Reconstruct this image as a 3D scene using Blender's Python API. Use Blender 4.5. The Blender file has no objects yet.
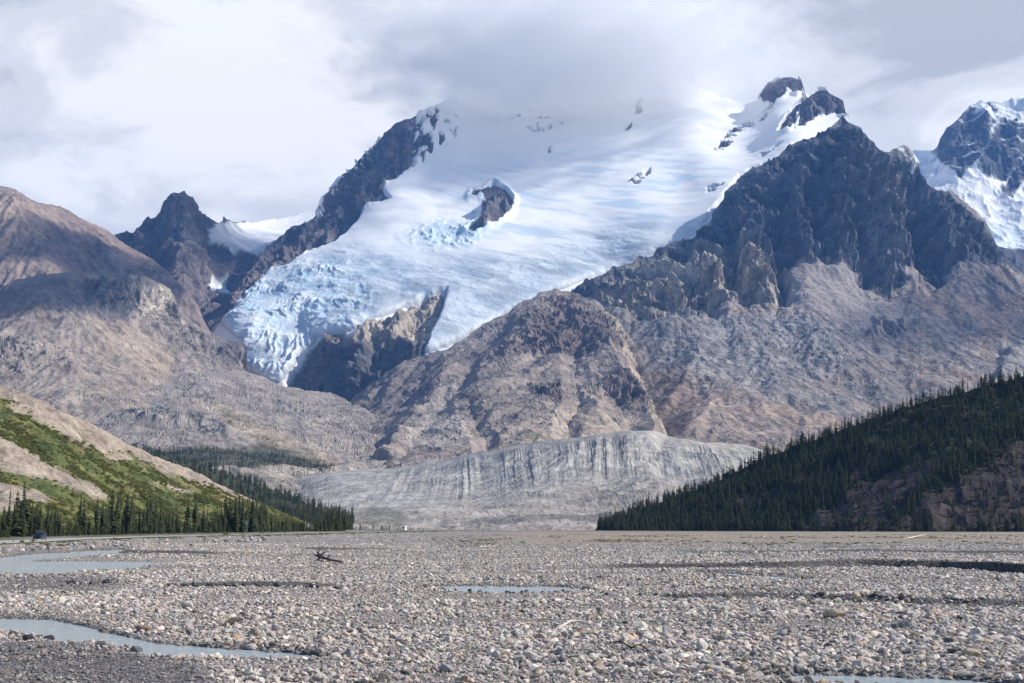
import bpy, bmesh, math, random
import numpy as np
from mathutils import Vector, Matrix, Euler

random.seed(7)
RNG = np.random.default_rng(11)
scene = bpy.context.scene
COL = scene.collection

# ------------------------------------------------------------------ camera
F = 1422.2            # focal length in pixels (50 mm lens on a 36 mm sensor, 1024 px)
HC = 3.2              # camera height above the river flats
HOR = 526.0           # image row of the horizon
TH = math.atan((HOR - 341.5) / F)
CT, ST = math.cos(TH), math.sin(TH)
SUN_AZ, SUN_EL = math.radians(84), math.radians(40)   # clockwise from the view direction
SUN = np.array([math.sin(SUN_AZ) * math.cos(SUN_EL), math.cos(SUN_AZ) * math.cos(SUN_EL), math.sin(SUN_EL)])

def unproj(px, py, d):
    """world point at forward distance d that the photograph shows at pixel px, py"""
    px = np.asarray(px, float); py = np.asarray(py, float)
    a = (px - 512.0) / F; b = (341.5 - py) / F
    dy = CT - b * ST; dz = ST + b * CT
    s = d / dy
    return a * s, d * np.ones_like(a * s), HC + dz * s

def proj(x, y, z):
    z = z - HC
    f = y * CT + z * ST; u = -y * ST + z * CT
    return 512 + F * x / f, 341.5 - F * u / f

def ground_pt(px, py, z=0.0):
    a = (px - 512.0) / F; b = (341.5 - py) / F
    dy = CT - b * ST; dz = ST + b * CT
    d = (z - HC) / dz * dy
    return a * d / dy, d

# ------------------------------------------------------------------ noise
_perm = RNG.permutation(512).astype(np.int32) % 256
_perm = np.concatenate([RNG.permutation(256), RNG.permutation(256), RNG.permutation(256)]).astype(np.int32)
_perm[256:512] = _perm[:256]; _perm[512:] = _perm[:256]
_g = RNG.normal(size=(256, 3)); _g /= np.linalg.norm(_g, axis=1)[:, None]; _g = _g.astype(np.float32)

def perlin(x, y, z):
    shp = np.broadcast(x, y, z).shape
    x = np.broadcast_to(np.asarray(x, np.float32), shp).ravel(); y = np.broadcast_to(np.asarray(y, np.float32), shp).ravel(); z = np.broadcast_to(np.asarray(z, np.float32), shp).ravel()
    xi = np.floor(x); yi = np.floor(y); zi = np.floor(z)
    xf = x - xi; yf = y - yi; zf = z - zi
    X = xi.astype(np.int32) & 255; Y = yi.astype(np.int32) & 255; Z = zi.astype(np.int32) & 255
    u = xf * xf * xf * (xf * (xf * 6 - 15) + 10); v = yf * yf * yf * (yf * (yf * 6 - 15) + 10); w = zf * zf * zf * (zf * (zf * 6 - 15) + 10)
    res = np.zeros_like(x)
    for i in (0, 1):
        wx = u if i else 1 - u
        A = _perm[X + i]
        for j in (0, 1):
            wy = v if j else 1 - v
            B = _perm[A + Y + j]
            for k in (0, 1):
                wz = w if k else 1 - w
                g = _g[_perm[B + Z + k]]
                res += wx * wy * wz * (g[:, 0] * (xf - i) + g[:, 1] * (yf - j) + g[:, 2] * (zf - k))
    return (res * 1.5).reshape(shp)

def fbm(x, y, z, o=4, lac=2.03, gain=0.5):
    r = 0; a = 1; t = 0; f = 1
    for i in range(o):
        r = r + a * perlin(x * f + i * 17.3, y * f + i * 5.1, z * f - i * 9.7); t += a; a *= gain; f *= lac
    return r / t

def ridged(x, y, z, o=4, lac=2.07, gain=0.55):
    """0..1, sharp crests at 1"""
    r = 0; a = 1; t = 0; f = 1; w = 1
    for i in range(o):
        n = 1 - np.abs(perlin(x * f + i * 13.3, y * f - i * 7.1, z * f + i * 3.7)) * 1.6
        n = np.clip(n, 0, 1) ** 2
        r = r + a * n * w; t += a; w = np.clip(n * 1.6, 0, 1); a *= gain; f *= lac
    return r / t

def sm(a, b, x):
    t = np.clip((x - a) / (b - a), 0, 1)
    return t * t * (3 - 2 * t)

def mixc(c, k, m):
    return c + (np.asarray(k, float) - c) * m[..., None]

def sdist(poly, X, Y):
    """signed distance (positive inside) to a polygon"""
    p = np.asarray(poly, float); n = len(p)
    best = np.full(X.shape, 1e9); ins = np.zeros(X.shape, bool)
    for i in range(n):
        ax, ay = p[i]; bx, by = p[(i + 1) % n]
        dx, dy = bx - ax, by - ay; L = dx * dx + dy * dy + 1e-9
        t = np.clip(((X - ax) * dx + (Y - ay) * dy) / L, 0, 1)
        best = np.minimum(best, (X - ax - t * dx) ** 2 + (Y - ay - t * dy) ** 2)
        c = ((ay > Y) != (by > Y))
        ins ^= c & (X < (bx - ax) * (Y - ay) / ((by - ay) if by != ay else 1e-9) + ax)
    return np.where(ins, 1, -1) * np.sqrt(best)

def pmask(poly, X, Y, soft=3.0):
    return sm(-soft, soft, sdist(poly, X, Y))

def pldist(pts, X, Y):
    p = np.asarray(pts, float); best = np.full(X.shape, 1e9)
    for i in range(len(p) - 1):
        ax, ay = p[i]; bx, by = p[i + 1]; dx, dy = bx - ax, by - ay; L = dx * dx + dy * dy + 1e-9
        t = np.clip(((X - ax) * dx + (Y - ay) * dy) / L, 0, 1)
        best = np.minimum(best, (X - ax - t * dx) ** 2 + (Y - ay - t * dy) ** 2)
    return np.sqrt(best)

def tps(ctrl, X, Y, reg=0.02):
    c = np.asarray(ctrl, float); p = c[:, :2] / 100.0; v = c[:, 2]
    def U(r2): return np.where(r2 > 1e-12, 0.5 * r2 * np.log(r2 + 1e-12), 0)
    n = len(p)
    K = U(((p[:, None] - p[None]) ** 2).sum(-1)) + reg * np.eye(n)
    Pm = np.c_[np.ones(n), p]
    A = np.zeros((n + 3, n + 3)); A[:n, :n] = K; A[:n, n:] = Pm; A[n:, :n] = Pm.T
    w = np.linalg.solve(A, np.r_[v, 0, 0, 0])
    x = X / 100.0; y = Y / 100.0
    r = w[n] + w[n + 1] * x + w[n + 2] * y
    for i in range(n):
        r = r + w[i] * U((x - p[i, 0]) ** 2 + (y - p[i, 1]) ** 2)
    return r

# ------------------------------------------------------------------ objects
def tag(o, label=None, cat=None, group=None, kind=None):
    if label: o['label'] = label
    if cat: o['category'] = cat
    if group: o['group'] = group
    if kind: o['kind'] = kind
    return o

def grid_mesh(name, P, mats, attrs=None, mask=None, smooth=True, quads=None):
    """P (rows, cols, 3) -> mesh object; attrs {name: (rows, cols) or (rows, cols, 3)}"""
    R, C = P.shape[:2]
    idx = np.arange(R * C).reshape(R, C)
    q = np.stack([idx[:-1, :-1], idx[1:, :-1], idx[1:, 1:], idx[:-1, 1:]], -1).reshape(-1, 4)
    if mask is not None:
        m = mask.ravel()
        q = q[m[q].any(1)]
    used = np.unique(q); remap = np.full(R * C, -1, np.int64); remap[used] = np.arange(len(used))
    q = remap[q]
    me = bpy.data.meshes.new(name)
    me.vertices.add(len(used)); me.vertices.foreach_set('co', P.reshape(-1, 3)[used].astype(np.float32).ravel())
    me.loops.add(len(q) * 4); me.loops.foreach_set('vertex_index', q.astype(np.int32).ravel())
    me.polygons.add(len(q)); me.polygons.foreach_set('loop_start', np.arange(0, len(q) * 4, 4, dtype=np.int32))
    me.polygons.foreach_set('loop_total', np.full(len(q), 4, np.int32))
    me.polygons.foreach_set('use_smooth', np.full(len(q), smooth, bool))
    for k, a in (attrs or {}).items():
        if a.ndim == 3:
            at = me.attributes.new(k, 'FLOAT_COLOR', 'POINT')
            d = np.ones((len(used), 4), np.float32); d[:, :3] = a.reshape(-1, 3)[used]
            at.data.foreach_set('color', d.ravel())
        else:
            at = me.attributes.new(k, 'FLOAT', 'POINT')
            at.data.foreach_set('value', a.ravel()[used].astype(np.float32))
    me.update(calc_edges=True); me.validate()
    o = bpy.data.objects.new(name, me); COL.objects.link(o)
    me.materials.append(mats)
    return o

def py_mesh(name, verts, faces, mat, parent=None, smooth=False, matidx=None, mats=None):
    me = bpy.data.meshes.new(name); me.from_pydata([tuple(v) for v in verts], [], faces)
    for m in (mats or [mat]): me.materials.append(m)
    if matidx: me.polygons.foreach_set('material_index', matidx)
    if smooth: me.polygons.foreach_set('use_smooth', [True] * len(me.polygons))
    me.update()
    o = bpy.data.objects.new(name, me); COL.objects.link(o)
    if parent: o.parent = parent
    return o

def bm_obj(name, bm, mat, parent=None, smooth=False):
    me = bpy.data.meshes.new(name); bm.to_mesh(me); bm.free()
    if mat: me.materials.append(mat)
    if smooth: me.polygons.foreach_set('use_smooth', [True] * len(me.polygons))
    o = bpy.data.objects.new(name, me); COL.objects.link(o)
    if parent: o.parent = parent
    return o

def empty(name, loc, rz=0):
    o = bpy.data.objects.new(name, None); COL.objects.link(o)
    o.location = loc; o.rotation_euler = (0, 0, rz); o.empty_display_size = 0.3
    return o

# ------------------------------------------------------------------ materials
def new_mat(name):
    m = bpy.data.materials.new(name); m.use_nodes = True
    nt = m.node_tree; nt.nodes.clear()
    out = nt.nodes.new('ShaderNodeOutputMaterial'); b = nt.nodes.new('ShaderNodeBsdfPrincipled')
    nt.links.new(b.outputs[0], out.inputs['Surface'])
    return m, nt, b

def node(nt, typ, **kw):
    n = nt.nodes.new(typ)
    for k, v in kw.items():
        if k in n.inputs: n.inputs[k].default_value = v
        else: setattr(n, k, v)
    return n

def mat_terrain(name, s1, s2, amp, var=0.3, zsq=1.0):
    """surface cover from the 'albedo' attribute, broken up by world-space noise; 'relief' scales grain and bump"""
    m, nt, b = new_mat(name); L = nt.links.new
    at = node(nt, 'ShaderNodeAttribute', attribute_name='albedo'); rl = node(nt, 'ShaderNodeAttribute', attribute_name='relief')
    tc = node(nt, 'ShaderNodeTexCoord'); mp = node(nt, 'ShaderNodeMapping'); mp.inputs['Scale'].default_value = (1, 1, zsq)
    L(tc.outputs['Object'], mp.inputs['Vector'])
    n1 = node(nt, 'ShaderNodeTexNoise', Scale=1.0 / s1, Detail=6.0, Roughness=0.68)
    n2 = node(nt, 'ShaderNodeTexNoise', Scale=1.0 / s2, Detail=4.0, Roughness=0.7)
    n3 = node(nt, 'ShaderNodeTexVoronoi', Scale=1.0 / s2)
    for n in (n1, n2, n3): L(mp.outputs[0], n.inputs['Vector'])
    mr = node(nt, 'ShaderNodeMapRange'); mr.inputs['From Min'].default_value = 0.3; mr.inputs['From Max'].default_value = 0.7
    mr.inputs['To Min'].default_value = -var; mr.inputs['To Max'].default_value = var
    L(n1.outputs['Fac'], mr.inputs['Value'])
    mr2 = node(nt, 'ShaderNodeMapRange'); mr2.inputs['From Min'].default_value = 0.3; mr2.inputs['From Max'].default_value = 0.7
    mr2.inputs['To Min'].default_value = -var; mr2.inputs['To Max'].default_value = var
    L(n2.outputs['Fac'], mr2.inputs['Value'])
    ad = node(nt, 'ShaderNodeMath', operation='ADD'); L(mr.outputs[0], ad.inputs[0]); L(mr2.outputs[0], ad.inputs[1])
    mu = node(nt, 'ShaderNodeMath', operation='MULTIPLY'); L(ad.outputs[0], mu.inputs[0]); L(rl.outputs['Fac'], mu.inputs[1])
    a1 = node(nt, 'ShaderNodeMath', operation='ADD'); L(mu.outputs[0], a1.inputs[0]); a1.inputs[1].default_value = 1.0
    sc = node(nt, 'ShaderNodeVectorMath', operation='SCALE'); L(at.outputs['Color'], sc.inputs[0]); L(a1.outputs[0], sc.inputs['Scale'])
    L(sc.outputs[0], b.inputs['Base Color'])
    b.inputs['Roughness'].default_value = 0.92; b.inputs['Specular IOR Level'].default_value = 0.15
    h = node(nt, 'ShaderNodeMath', operation='MULTIPLY_ADD'); L(n2.outputs['Fac'], h.inputs[0]); h.inputs[1].default_value = 0.45; L(n1.outputs['Fac'], h.inputs[2])
    h2 = node(nt, 'ShaderNodeMath', operation='MULTIPLY_ADD'); L(n3.outputs['Distance'], h2.inputs[0]); h2.inputs[1].default_value = 0.18; L(h.outputs[0], h2.inputs[2])
    hm = node(nt, 'ShaderNodeMath', operation='MULTIPLY'); L(h2.outputs[0], hm.inputs[0]); L(rl.outputs['Fac'], hm.inputs[1])
    bp = node(nt, 'ShaderNodeBump', Strength=1.0, Distance=amp); L(hm.outputs[0], bp.inputs['Height']); L(bp.outputs[0], b.inputs['Normal'])
    return m

def mat_plain(name, col, rough=0.8, var=0.2, scale=3.0, bump=0.0, metal=0.0, spec=0.3):
    m, nt, b = new_mat(name); L = nt.links.new
    tc = node(nt, 'ShaderNodeTexCoord'); n = node(nt, 'ShaderNodeTexNoise', Scale=scale, Detail=4.0, Roughness=0.6)
    L(tc.outputs['Object'], n.inputs['Vector'])
    rp = node(nt, 'ShaderNodeValToRGB')
    rp.color_ramp.elements[0].position = 0.3; rp.color_ramp.elements[1].position = 0.7
    rp.color_ramp.elements[0].color = (*[c * (1 - var) for c in col], 1); rp.color_ramp.elements[1].color = (*[min(1, c * (1 + var)) for c in col], 1)
    L(n.outputs['Fac'], rp.inputs[0]); L(rp.outputs[0], b.inputs['Base Color'])
    b.inputs['Roughness'].default_value = rough; b.inputs['Metallic'].default_value = metal; b.inputs['Specular IOR Level'].default_value = spec
    if bump:
        bp = node(nt, 'ShaderNodeBump', Strength=0.6, Distance=bump); L(n.outputs['Fac'], bp.inputs['Height']); L(bp.outputs[0], b.inputs['Normal'])
    return m
# ------------------------------------------------------------------ camera, light, sky, air
cam_d = bpy.data.cameras.new('camera'); cam_d.sensor_width = 36.0; cam_d.lens = 36.0 * F / 1024.0
cam_d.clip_start = 0.1; cam_d.clip_end = 60000
cam = bpy.data.objects.new('camera', cam_d); COL.objects.link(cam)
cam.location = (0, 0, HC); cam.rotation_euler = (math.pi / 2 + TH, 0, 0)
scene.camera = cam

sun_d = bpy.data.lights.new('sun', 'SUN'); sun_d.energy = 5.0; sun_d.angle = math.radians(0.5); sun_d.color = (1.0, 0.94, 0.84)
sun_o = bpy.data.objects.new('sun', sun_d); COL.objects.link(sun_o)
sun_o.rotation_euler = Vector(SUN.tolist()).to_track_quat('Z', 'Y').to_euler()

world = bpy.data.worlds.new('World'); scene.world = world; world.use_nodes = True
nt = world.node_tree; nt.nodes.clear(); L = nt.links.new
wo = node(nt, 'ShaderNodeOutputWorld')
sky = node(nt, 'ShaderNodeTexSky'); sky.sky_type = 'NISHITA'; sky.sun_disc = False
sky.sun_elevation = SUN_EL; sky.sun_rotation = SUN_AZ; sky.altitude = 2000
bg = node(nt, 'ShaderNodeBackground', Strength=0.12); L(sky.outputs[0], bg.inputs[0])
# clouds of the sky: banked up over the mountains, thinning to blue sky overhead and behind
tc = node(nt, 'ShaderNodeTexCoord')
mp = node(nt, 'ShaderNodeMapping'); mp.inputs['Scale'].default_value = (1, 1, 2.3); L(tc.outputs['Generated'], mp.inputs[0])
na = node(nt, 'ShaderNodeTexNoise', Scale=3.6, Detail=7.0, Roughness=0.52, Distortion=0.25)
nb = node(nt, 'ShaderNodeTexNoise', Scale=7.0, Detail=9.0, Roughness=0.6, Distortion=0.5)
nc = node(nt, 'ShaderNodeTexNoise', Scale=2.2, Detail=5.0, Roughness=0.5)
mp2 = node(nt, 'ShaderNodeMapping'); mp2.inputs['Location'].default_value = (4.1, 0.7, 2.2); L(mp.outputs[0], mp2.inputs[0])
L(mp.outputs[0], na.inputs['Vector']); L(mp2.outputs[0], nb.inputs['Vector']); L(mp2.outputs[0], nc.inputs['Vector'])
ma = node(nt, 'ShaderNodeMath', operation='MULTIPLY_ADD'); L(nb.outputs['Fac'], ma.inputs[0]); ma.inputs[1].default_value = 0.85; L(na.outputs['Fac'], ma.inputs[2])
msc = node(nt, 'ShaderNodeMath', operation='MULTIPLY'); L(ma.outputs[0], msc.inputs[0]); msc.inputs[1].default_value = 0.79
cr = node(nt, 'ShaderNodeValToRGB'); cr.color_ramp.interpolation = 'EASE'
e = cr.color_ramp.elements
e[0].position = 0.62; e[0].color = (0.48, 0.49, 0.515, 1)
e[1].position = 0.84; e[1].color = (0.91, 0.905, 0.88, 1)
k = e.new(0.72); k.color = (0.69, 0.695, 0.70, 1)
L(msc.outputs[0], cr.inputs[0])
bg2 = node(nt, 'ShaderNodeBackground', Strength=1.0); L(cr.outputs[0], bg2.inputs[0])
sx = node(nt, 'ShaderNodeSeparateXYZ'); L(tc.outputs['Generated'], sx.inputs[0])
cv = node(nt, 'ShaderNodeMath', operation='MULTIPLY_ADD'); L(sx.outputs['Y'], cv.inputs[0]); cv.inputs[1].default_value = 1.0
cz = node(nt, 'ShaderNodeMath', operation='MULTIPLY_ADD'); L(sx.outputs['Z'], cz.inputs[0]); cz.inputs[1].default_value = -0.55; cz.inputs[2].default_value = 0.0
L(cz.outputs[0], cv.inputs[2])
cn = node(nt, 'ShaderNodeMath', operation='MULTIPLY_ADD'); L(nc.outputs['Fac'], cn.inputs[0]); cn.inputs[1].default_value = 0.9; L(cv.outputs[0], cn.inputs[2])
cm = node(nt, 'ShaderNodeMapRange'); cm.interpolation_type = 'SMOOTHSTEP'
cm.inputs['From Min'].default_value = 0.82; cm.inputs['From Max'].default_value = 1.08; L(cn.outputs[0], cm.inputs['Value'])
mx = node(nt, 'ShaderNodeMixShader'); L(cm.outputs[0], mx.inputs[0]); L(bg.outputs[0], mx.inputs[1]); L(bg2.outputs[0], mx.inputs[2])
L(mx.outputs[0], wo.inputs['Surface'])

scene.view_settings.view_transform = 'Standard'; scene.view_settings.look = 'None'
scene.view_settings.exposure = 0.30; scene.view_settings.gamma = 1.0; scene.view_settings.use_curve_mapping = False
scene.render.engine = 'CYCLES'
cy = scene.cycles
cy.max_bounces = 12; cy.diffuse_bounces = 2; cy.glossy_bounces = 2; cy.transmission_bounces = 2; cy.transparent_max_bounces = 8
cy.volume_bounces = 6
cy.use_denoising = True
try:
    cy.denoiser = 'OPENIMAGEDENOISE'; cy.denoising_input_passes = 'RGB_ALBEDO_NORMAL'; cy.denoising_prefilter = 'ACCURATE'
except Exception: pass
cy.volume_step_rate = 1.0; cy.volume_max_steps = 128

def volume_mat(name, col, dens, aniso=0.0):
    m = bpy.data.materials.new(name); m.use_nodes = True; nt = m.node_tree; nt.nodes.clear()
    out = nt.nodes.new('ShaderNodeOutputMaterial'); v = nt.nodes.new('ShaderNodeVolumePrincipled')
    v.inputs['Color'].default_value = (*col, 1); v.inputs['Density'].default_value = dens; v.inputs['Anisotropy'].default_value = aniso
    nt.links.new(v.outputs[0], out.inputs['Volume'])
    return m, nt, v

def build_haze():
    bm = bmesh.new(); bmesh.ops.create_cube(bm, size=1.0)
    lo = Vector((-9000, -300, -140)); hi = Vector((9000, 14000, 2950))
    for v in bm.verts:
        v.co = Vector((lo[i] + (v.co[i] + 0.5) * (hi[i] - lo[i]) for i in range(3)))
    m, nt, v = volume_mat('haze_air', HAZE_COL, HAZE_D, 0.0)
    o = bm_obj('haze', bm, m)
    tag(o, 'thin blue haze filling the whole valley air', 'haze', kind='stuff')
    return o
HAZE_COL = (0.17, 0.42, 1.0); HAZE_D = 3.1e-5
# ------------------------------------------------------------------ mountains
_hx = RNG.random((256, 2))
def erosion(x, y, cx, cy, L_, octs=4, branch=0.55, gain=0.55):
    """gullies that run down the fall line and branch; cx, cy: direction along the contour"""
    tot = 0; amp = 1.0; T = 0; dx = cx; dy = cy; f = 1.0 / L_
    for k in range(octs):
        X = x * f + 7.7 * k; Y = y * f + 3.1 * k; ix = np.floor(X).astype(np.int64); iy = np.floor(Y).astype(np.int64); fx = X - ix; fy = Y - iy
        v = 0; gx = 0; gy = 0; wt = 0
        for i in (-1, 0, 1, 2):
            for j in (-1, 0, 1, 2):
                h = _hx[_perm[(_perm[(ix - i) & 255] + (iy - j)) & 255]]
                px = fx + i - h[..., 0] * 1.0; py = fy + j - h[..., 1] * 1.0
                w = np.exp(-2.0 * (px * px + py * py)); m = 6.2832 * (px * dx + py * dy)
                sn = -np.sin(m) * w; v = v + np.cos(m) * w; gx = gx + sn * dx; gy = gy + sn * dy; wt = wt + w
        v = v / wt; tot = tot + amp * v; T += amp
        dx = dx + branch * amp * (gy / wt) * 1.0; dy = dy - branch * amp * (gx / wt) * 1.0
        n = np.sqrt(dx * dx + dy * dy) + 1e-6; s_ = np.clip(n, 0.6, 1.4); dx = dx / n * s_; dy = dy / n * s_
        amp *= gain; f *= 2.0
    return tot / T
def layer(name, top, bot, ctrl, step, rowstep, dispf, colf, mat, edge=None, back=(60, 0.8, 8), label='', cat='mountain', kind='structure', kn=0.7, mots=1.0, warm=0.35, ero=None, hfk=1.0):
    x0, x1 = top[0][0], top[-1][0]
    xs = np.arange(x0, x1 + step, step)
    ty = np.interp(xs, *zip(*top)); by = np.interp(xs, *zip(*bot))
    if edge:   # natural jaggedness of the skyline
        amp, wl = edge
        d0 = tps(ctrl, xs, ty); wx, wy, wz = unproj(xs, ty, d0)
        ty = ty - amp * (1.6 * ridged(wx / wl * 0.7, wz * 0 + 1.3, wz * 0 + 3.3, 5, gain=0.65) - 0.7)
    by = np.maximum(by, ty + 3)
    nr = max(8, int((by - ty).max() / rowstep))
    t = np.linspace(0, 1, nr)[:, None]
    PX = np.broadcast_to(xs[None], (nr, len(xs))).copy(); PY = ty[None] + (by - ty)[None] * t
    D = tps(ctrl, PX, PY)
    P = np.stack(unproj(PX, PY, D), -1)
    N = np.cross(np.gradient(P, axis=1), np.gradient(P, axis=0)); N /= np.linalg.norm(N, axis=-1)[..., None] + 1e-9
    view = P - np.array([0, 0, HC]); N *= -np.sign((N * view).sum(-1))[..., None]
    col, rel = colf(PX, PY, P)
    R_ = dispf(PX, PY, P) * kn
    if ero:
        hn = np.hypot(N[..., 0], N[..., 1]) + 1e-6
        e = erosion(P[..., 0], P[..., 1] * 0.75, -N[..., 1] / hn, N[..., 0] / hn, ero[1])
        topd = sm(0, 14, PY - ty[None]) * 0.8 + 0.2
        R_ = R_ - ero[0] * e * np.clip(hn * 1.5, 0.2, 1) * np.clip((rel - 0.2) / 0.3, 0, 1) * topd
    q_ = 15.0 * mots; hf = np.abs(perlin(P[..., 0] / q_, P[..., 1] / q_, P[..., 2] / q_)) + 0.5 * np.abs(perlin(P[..., 0] / q_ * 2.1, P[..., 1] / q_ * 2.1, P[..., 2] / q_ * 2.1 + 5))
    R_ = R_ + 2.1 * hfk * mots * hf * (0.25 + 1.5 * sm(-0.15, 0.3, fbm(P[..., 0] / (q_ * 9), P[..., 1] / (q_ * 9), P[..., 2] / (q_ * 6), 3))) * np.clip((rel - 0.2) / 0.4, 0, 1.3)
    R_ = R_ * (0.5 + 0.5 * sm(0, 9, PY - ty[None]))
    P2 = P - N * R_[..., None]
    x, y, z = P[..., 0], P[..., 1], P[..., 2]
    rk = np.clip((rel - 0.2) / 0.3, 0, 1)     # bare rock and scree, not snow: mottled at every scale
    mot = fbm(x / (22 * mots), y / (22 * mots), z / (16 * mots), 4, gain=0.7) + 0.7 * fbm(x / (110 * mots), y / (110 * mots), z / (80 * mots), 3)
    col = col * (1 + (0.75 * mot * rk)[..., None]); col = col * (1 + rk[..., None] * (np.array((1.0, 0.99, 0.88)) - 1) * warm)
    bs, bk, nb = back
    dirx = P2[0, :, 0] / P2[0, :, 1]
    rows = []
    for k in range(nb, 0, -1):
        s = bs * k * (1 + 0.25 * k)
        q = P2[0].copy(); q[:, 0] += dirx * s; q[:, 1] += s; q[:, 2] -= bk * s; rows.append(q)
    full = np.concatenate([np.array(rows), P2], 0)
    ext = lambda a: np.concatenate([np.repeat(a[:1], nb, 0), a], 0)
    o = grid_mesh(name, full, mat, {'albedo': np.clip(ext(col), 0, 0.92), 'relief': ext(rel)}, smooth=False)
    tag(o, label, cat, kind=kind)
    return dict(o=o, PX=PX, PY=PY, P=P2, N=N, P0=P)

def warp(PX, PY, P, wl, amp):
    n1 = fbm(P[..., 0] / wl, P[..., 1] / wl, P[..., 2] / wl, 4, gain=0.6)
    n2 = fbm(P[..., 0] / wl + 31, P[..., 1] / wl, P[..., 2] / wl + 11, 4, gain=0.6)
    return PX + amp * n1, PY + amp * n2

M_far = mat_terrain('mountain_rock', 36.0, 8.0, 8.0, 0.42)
M_mid = mat_terrain('hill_scree', 24.0, 5.5, 4.5, 0.38)
M_mor = mat_terrain('moraine_till', 12.0, 3.0, 1.6, 0.22)
M_slope = mat_terrain('slope_cover', 5.0, 1.3, 0.8, 0.30)
ROCK_D = (0.085, 0.088, 0.10); ROCK = (0.17, 0.155, 0.155); ROCK_L = (0.36, 0.315, 0.26); SCREE = (0.27, 0.215, 0.19)
SCREE_T = (0.38, 0.30, 0.235); GREY = (0.24, 0.228, 0.226); SNOW = (0.80, 0.81, 0.82); ICE = (0.55, 0.665, 0.76); ICE_D = (0.30, 0.36, 0.42)

def X3(P): return P[..., 0], P[..., 1], P[..., 2]

# ---- far right snowy mountain
def d_farR(PX, PY, P):
    x, y, z = X3(P)
    return 150 * (0.5 - ridged(x / 520, y / 900, z / 700, 5)) + 26 * np.abs(((z / 95 + 0.6 * fbm(x / 400, y / 400, z / 400, 3)) % 1) - 0.5)
def c_farR(PX, PY, P):
    x, y, z = X3(P)
    wx, wy = warp(PX, PY, P, 260, 9)
    col = np.ones(PX.shape + (3,)) * np.array(SNOW); rel = np.full(PX.shape, 0.15)
    m = np.zeros(PX.shape)
    for pl in ([(931, 150), (938, 130), (952, 114), (968, 108), (985, 114), (991, 126), (986, 148), (977, 165), (960, 177), (949, 166), (936, 158)],
               [(979, 160), (996, 124), (1012, 118), (1030, 126), (1050, 130), (1050, 160), (1024, 163), (1004, 178), (986, 182), (975, 168)],
               [(1001, 190), (1016, 168), (1026, 162), (1030, 175), (1016, 190), (1004, 198)]):
        m = np.maximum(m, pmask(pl, wx, wy, 1.6))
    led = np.abs(((z / 95 + 0.6 * fbm(x / 400, y / 400, z / 400, 3)) % 1) - 0.5)
    m = m * (1 - 0.9 * sm(0.40, 0.47, led) * sm(-0.1, 0.25, fbm(x / 150, y / 150, z / 60, 3)))
    m = np.maximum(m, sm(0.22, 0.35, fbm(x / 90, y / 90, z / 130, 4)) * sm(150, 120, PY) * sm(955, 975, PX))
    ice = sm(205, 225, PY + 5 * fbm(x / 200, y / 200, z / 80, 3)) * 0.55
    col = mixc(col, ICE, ice); col = mixc(col, ROCK_D, m); rel = rel + m * 0.8
    low = sm(243, 250, wy - (PX - 1000) * 0.1); col = mixc(col, ROCK_D, low)
    return col, rel
layer('mountain_far_right', [(880, 165), (915, 147), (931, 149), (938, 133), (943, 126), (956, 114), (969, 103), (986, 100), (1006, 99), (1024, 94), (1060, 88), (1130, 84)],
      [(880, 300), (1130, 330)],
      [(915, 147, 9200), (940, 128, 8700), (1006, 99, 8900), (1130, 84, 8900), (940, 165, 8300), (1000, 180, 8100), (1130, 180, 8200), (1000, 230, 7400), (920, 210, 7600), (1130, 330, 6300), (900, 300, 6400)],
      1.2, 1.2, d_farR, c_farR, M_far, edge=(3.5, 160), ero=(40, 260), label='distant snow-streaked dark rock mountain at the right edge above a pale snowfield')

# ---- far dark peak with the snow saddle
def d_peakL(PX, PY, P):
    x, y, z = X3(P)
    snow = pmask(SADDLE, PX, PY, 3)
    r = 150 * (0.5 - ridged(x / 420, y / 800, z / 800, 5)) + 30 * fbm(x / 90, y / 90, z / 60, 4)
    return r * (1 - 0.9 * snow)
SADDLE = [(212, 234), (214, 226), (221, 221), (246, 222), (288, 215), (319, 204), (350, 195), (350, 250), (280, 246), (262, 248), (235, 246), (214, 241)]
def c_peakL(PX, PY, P):
    x, y, z = X3(P)
    wx, wy = warp(PX, PY, P, 220, 5)
    col = np.ones(PX.shape + (3,)) * np.array((0.12, 0.112, 0.118)); rel = np.full(PX.shape, 1.0)
    b = fbm(x / 200, y / 200, z / 50, 4)
    col = col * (1 + 0.35 * b[..., None])
    sc = sm(240, 262, wy); col = mixc(col, (0.155, 0.13, 0.13), sc * 0.8)
    s = pmask(SADDLE, wx, wy, 1.2)
    s = np.maximum(s, pmask([(209, 281), (213, 275), (227, 277), (232, 282), (226, 287), (214, 284)], wx, wy, 1.2))
    col = mixc(col, SNOW, s); col = mixc(col, ICE, s * 0.35 * sm(0.0, 0.3, fbm(x / 250, y / 250, z / 60, 3)))
    return col, rel * (1 - 0.85 * s)
layer('mountain_dark_peak', [(60, 250), (105, 229), (120, 229), (133, 232), (135, 227), (145, 219), (155, 213), (162, 200), (172, 195), (184, 192), (193, 197), (197, 204), (211, 213), (219, 221), (225, 216), (233, 220), (246, 222), (288, 217), (319, 207), (360, 195)],
      [(60, 340), (160, 345), (230, 352), (280, 300), (360, 270)],
      [(105, 229, 6500), (135, 227, 6450), (184, 192, 6350), (221, 221, 7000), (246, 222, 7800), (319, 207, 8300), (360, 195, 8400), (184, 235, 5900), (235, 245, 6900), (300, 245, 7500), (120, 260, 5900), (180, 290, 5400), (230, 345, 5000), (160, 345, 5100), (260, 290, 5500), (60, 340, 5300), (360, 270, 6900)],
      1.0, 1.0, d_peakL, c_peakL, M_far, edge=(5, 90), ero=(34, 220), label='dark blunt rock peak beside a small snow saddle, far behind the brown hills')

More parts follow.
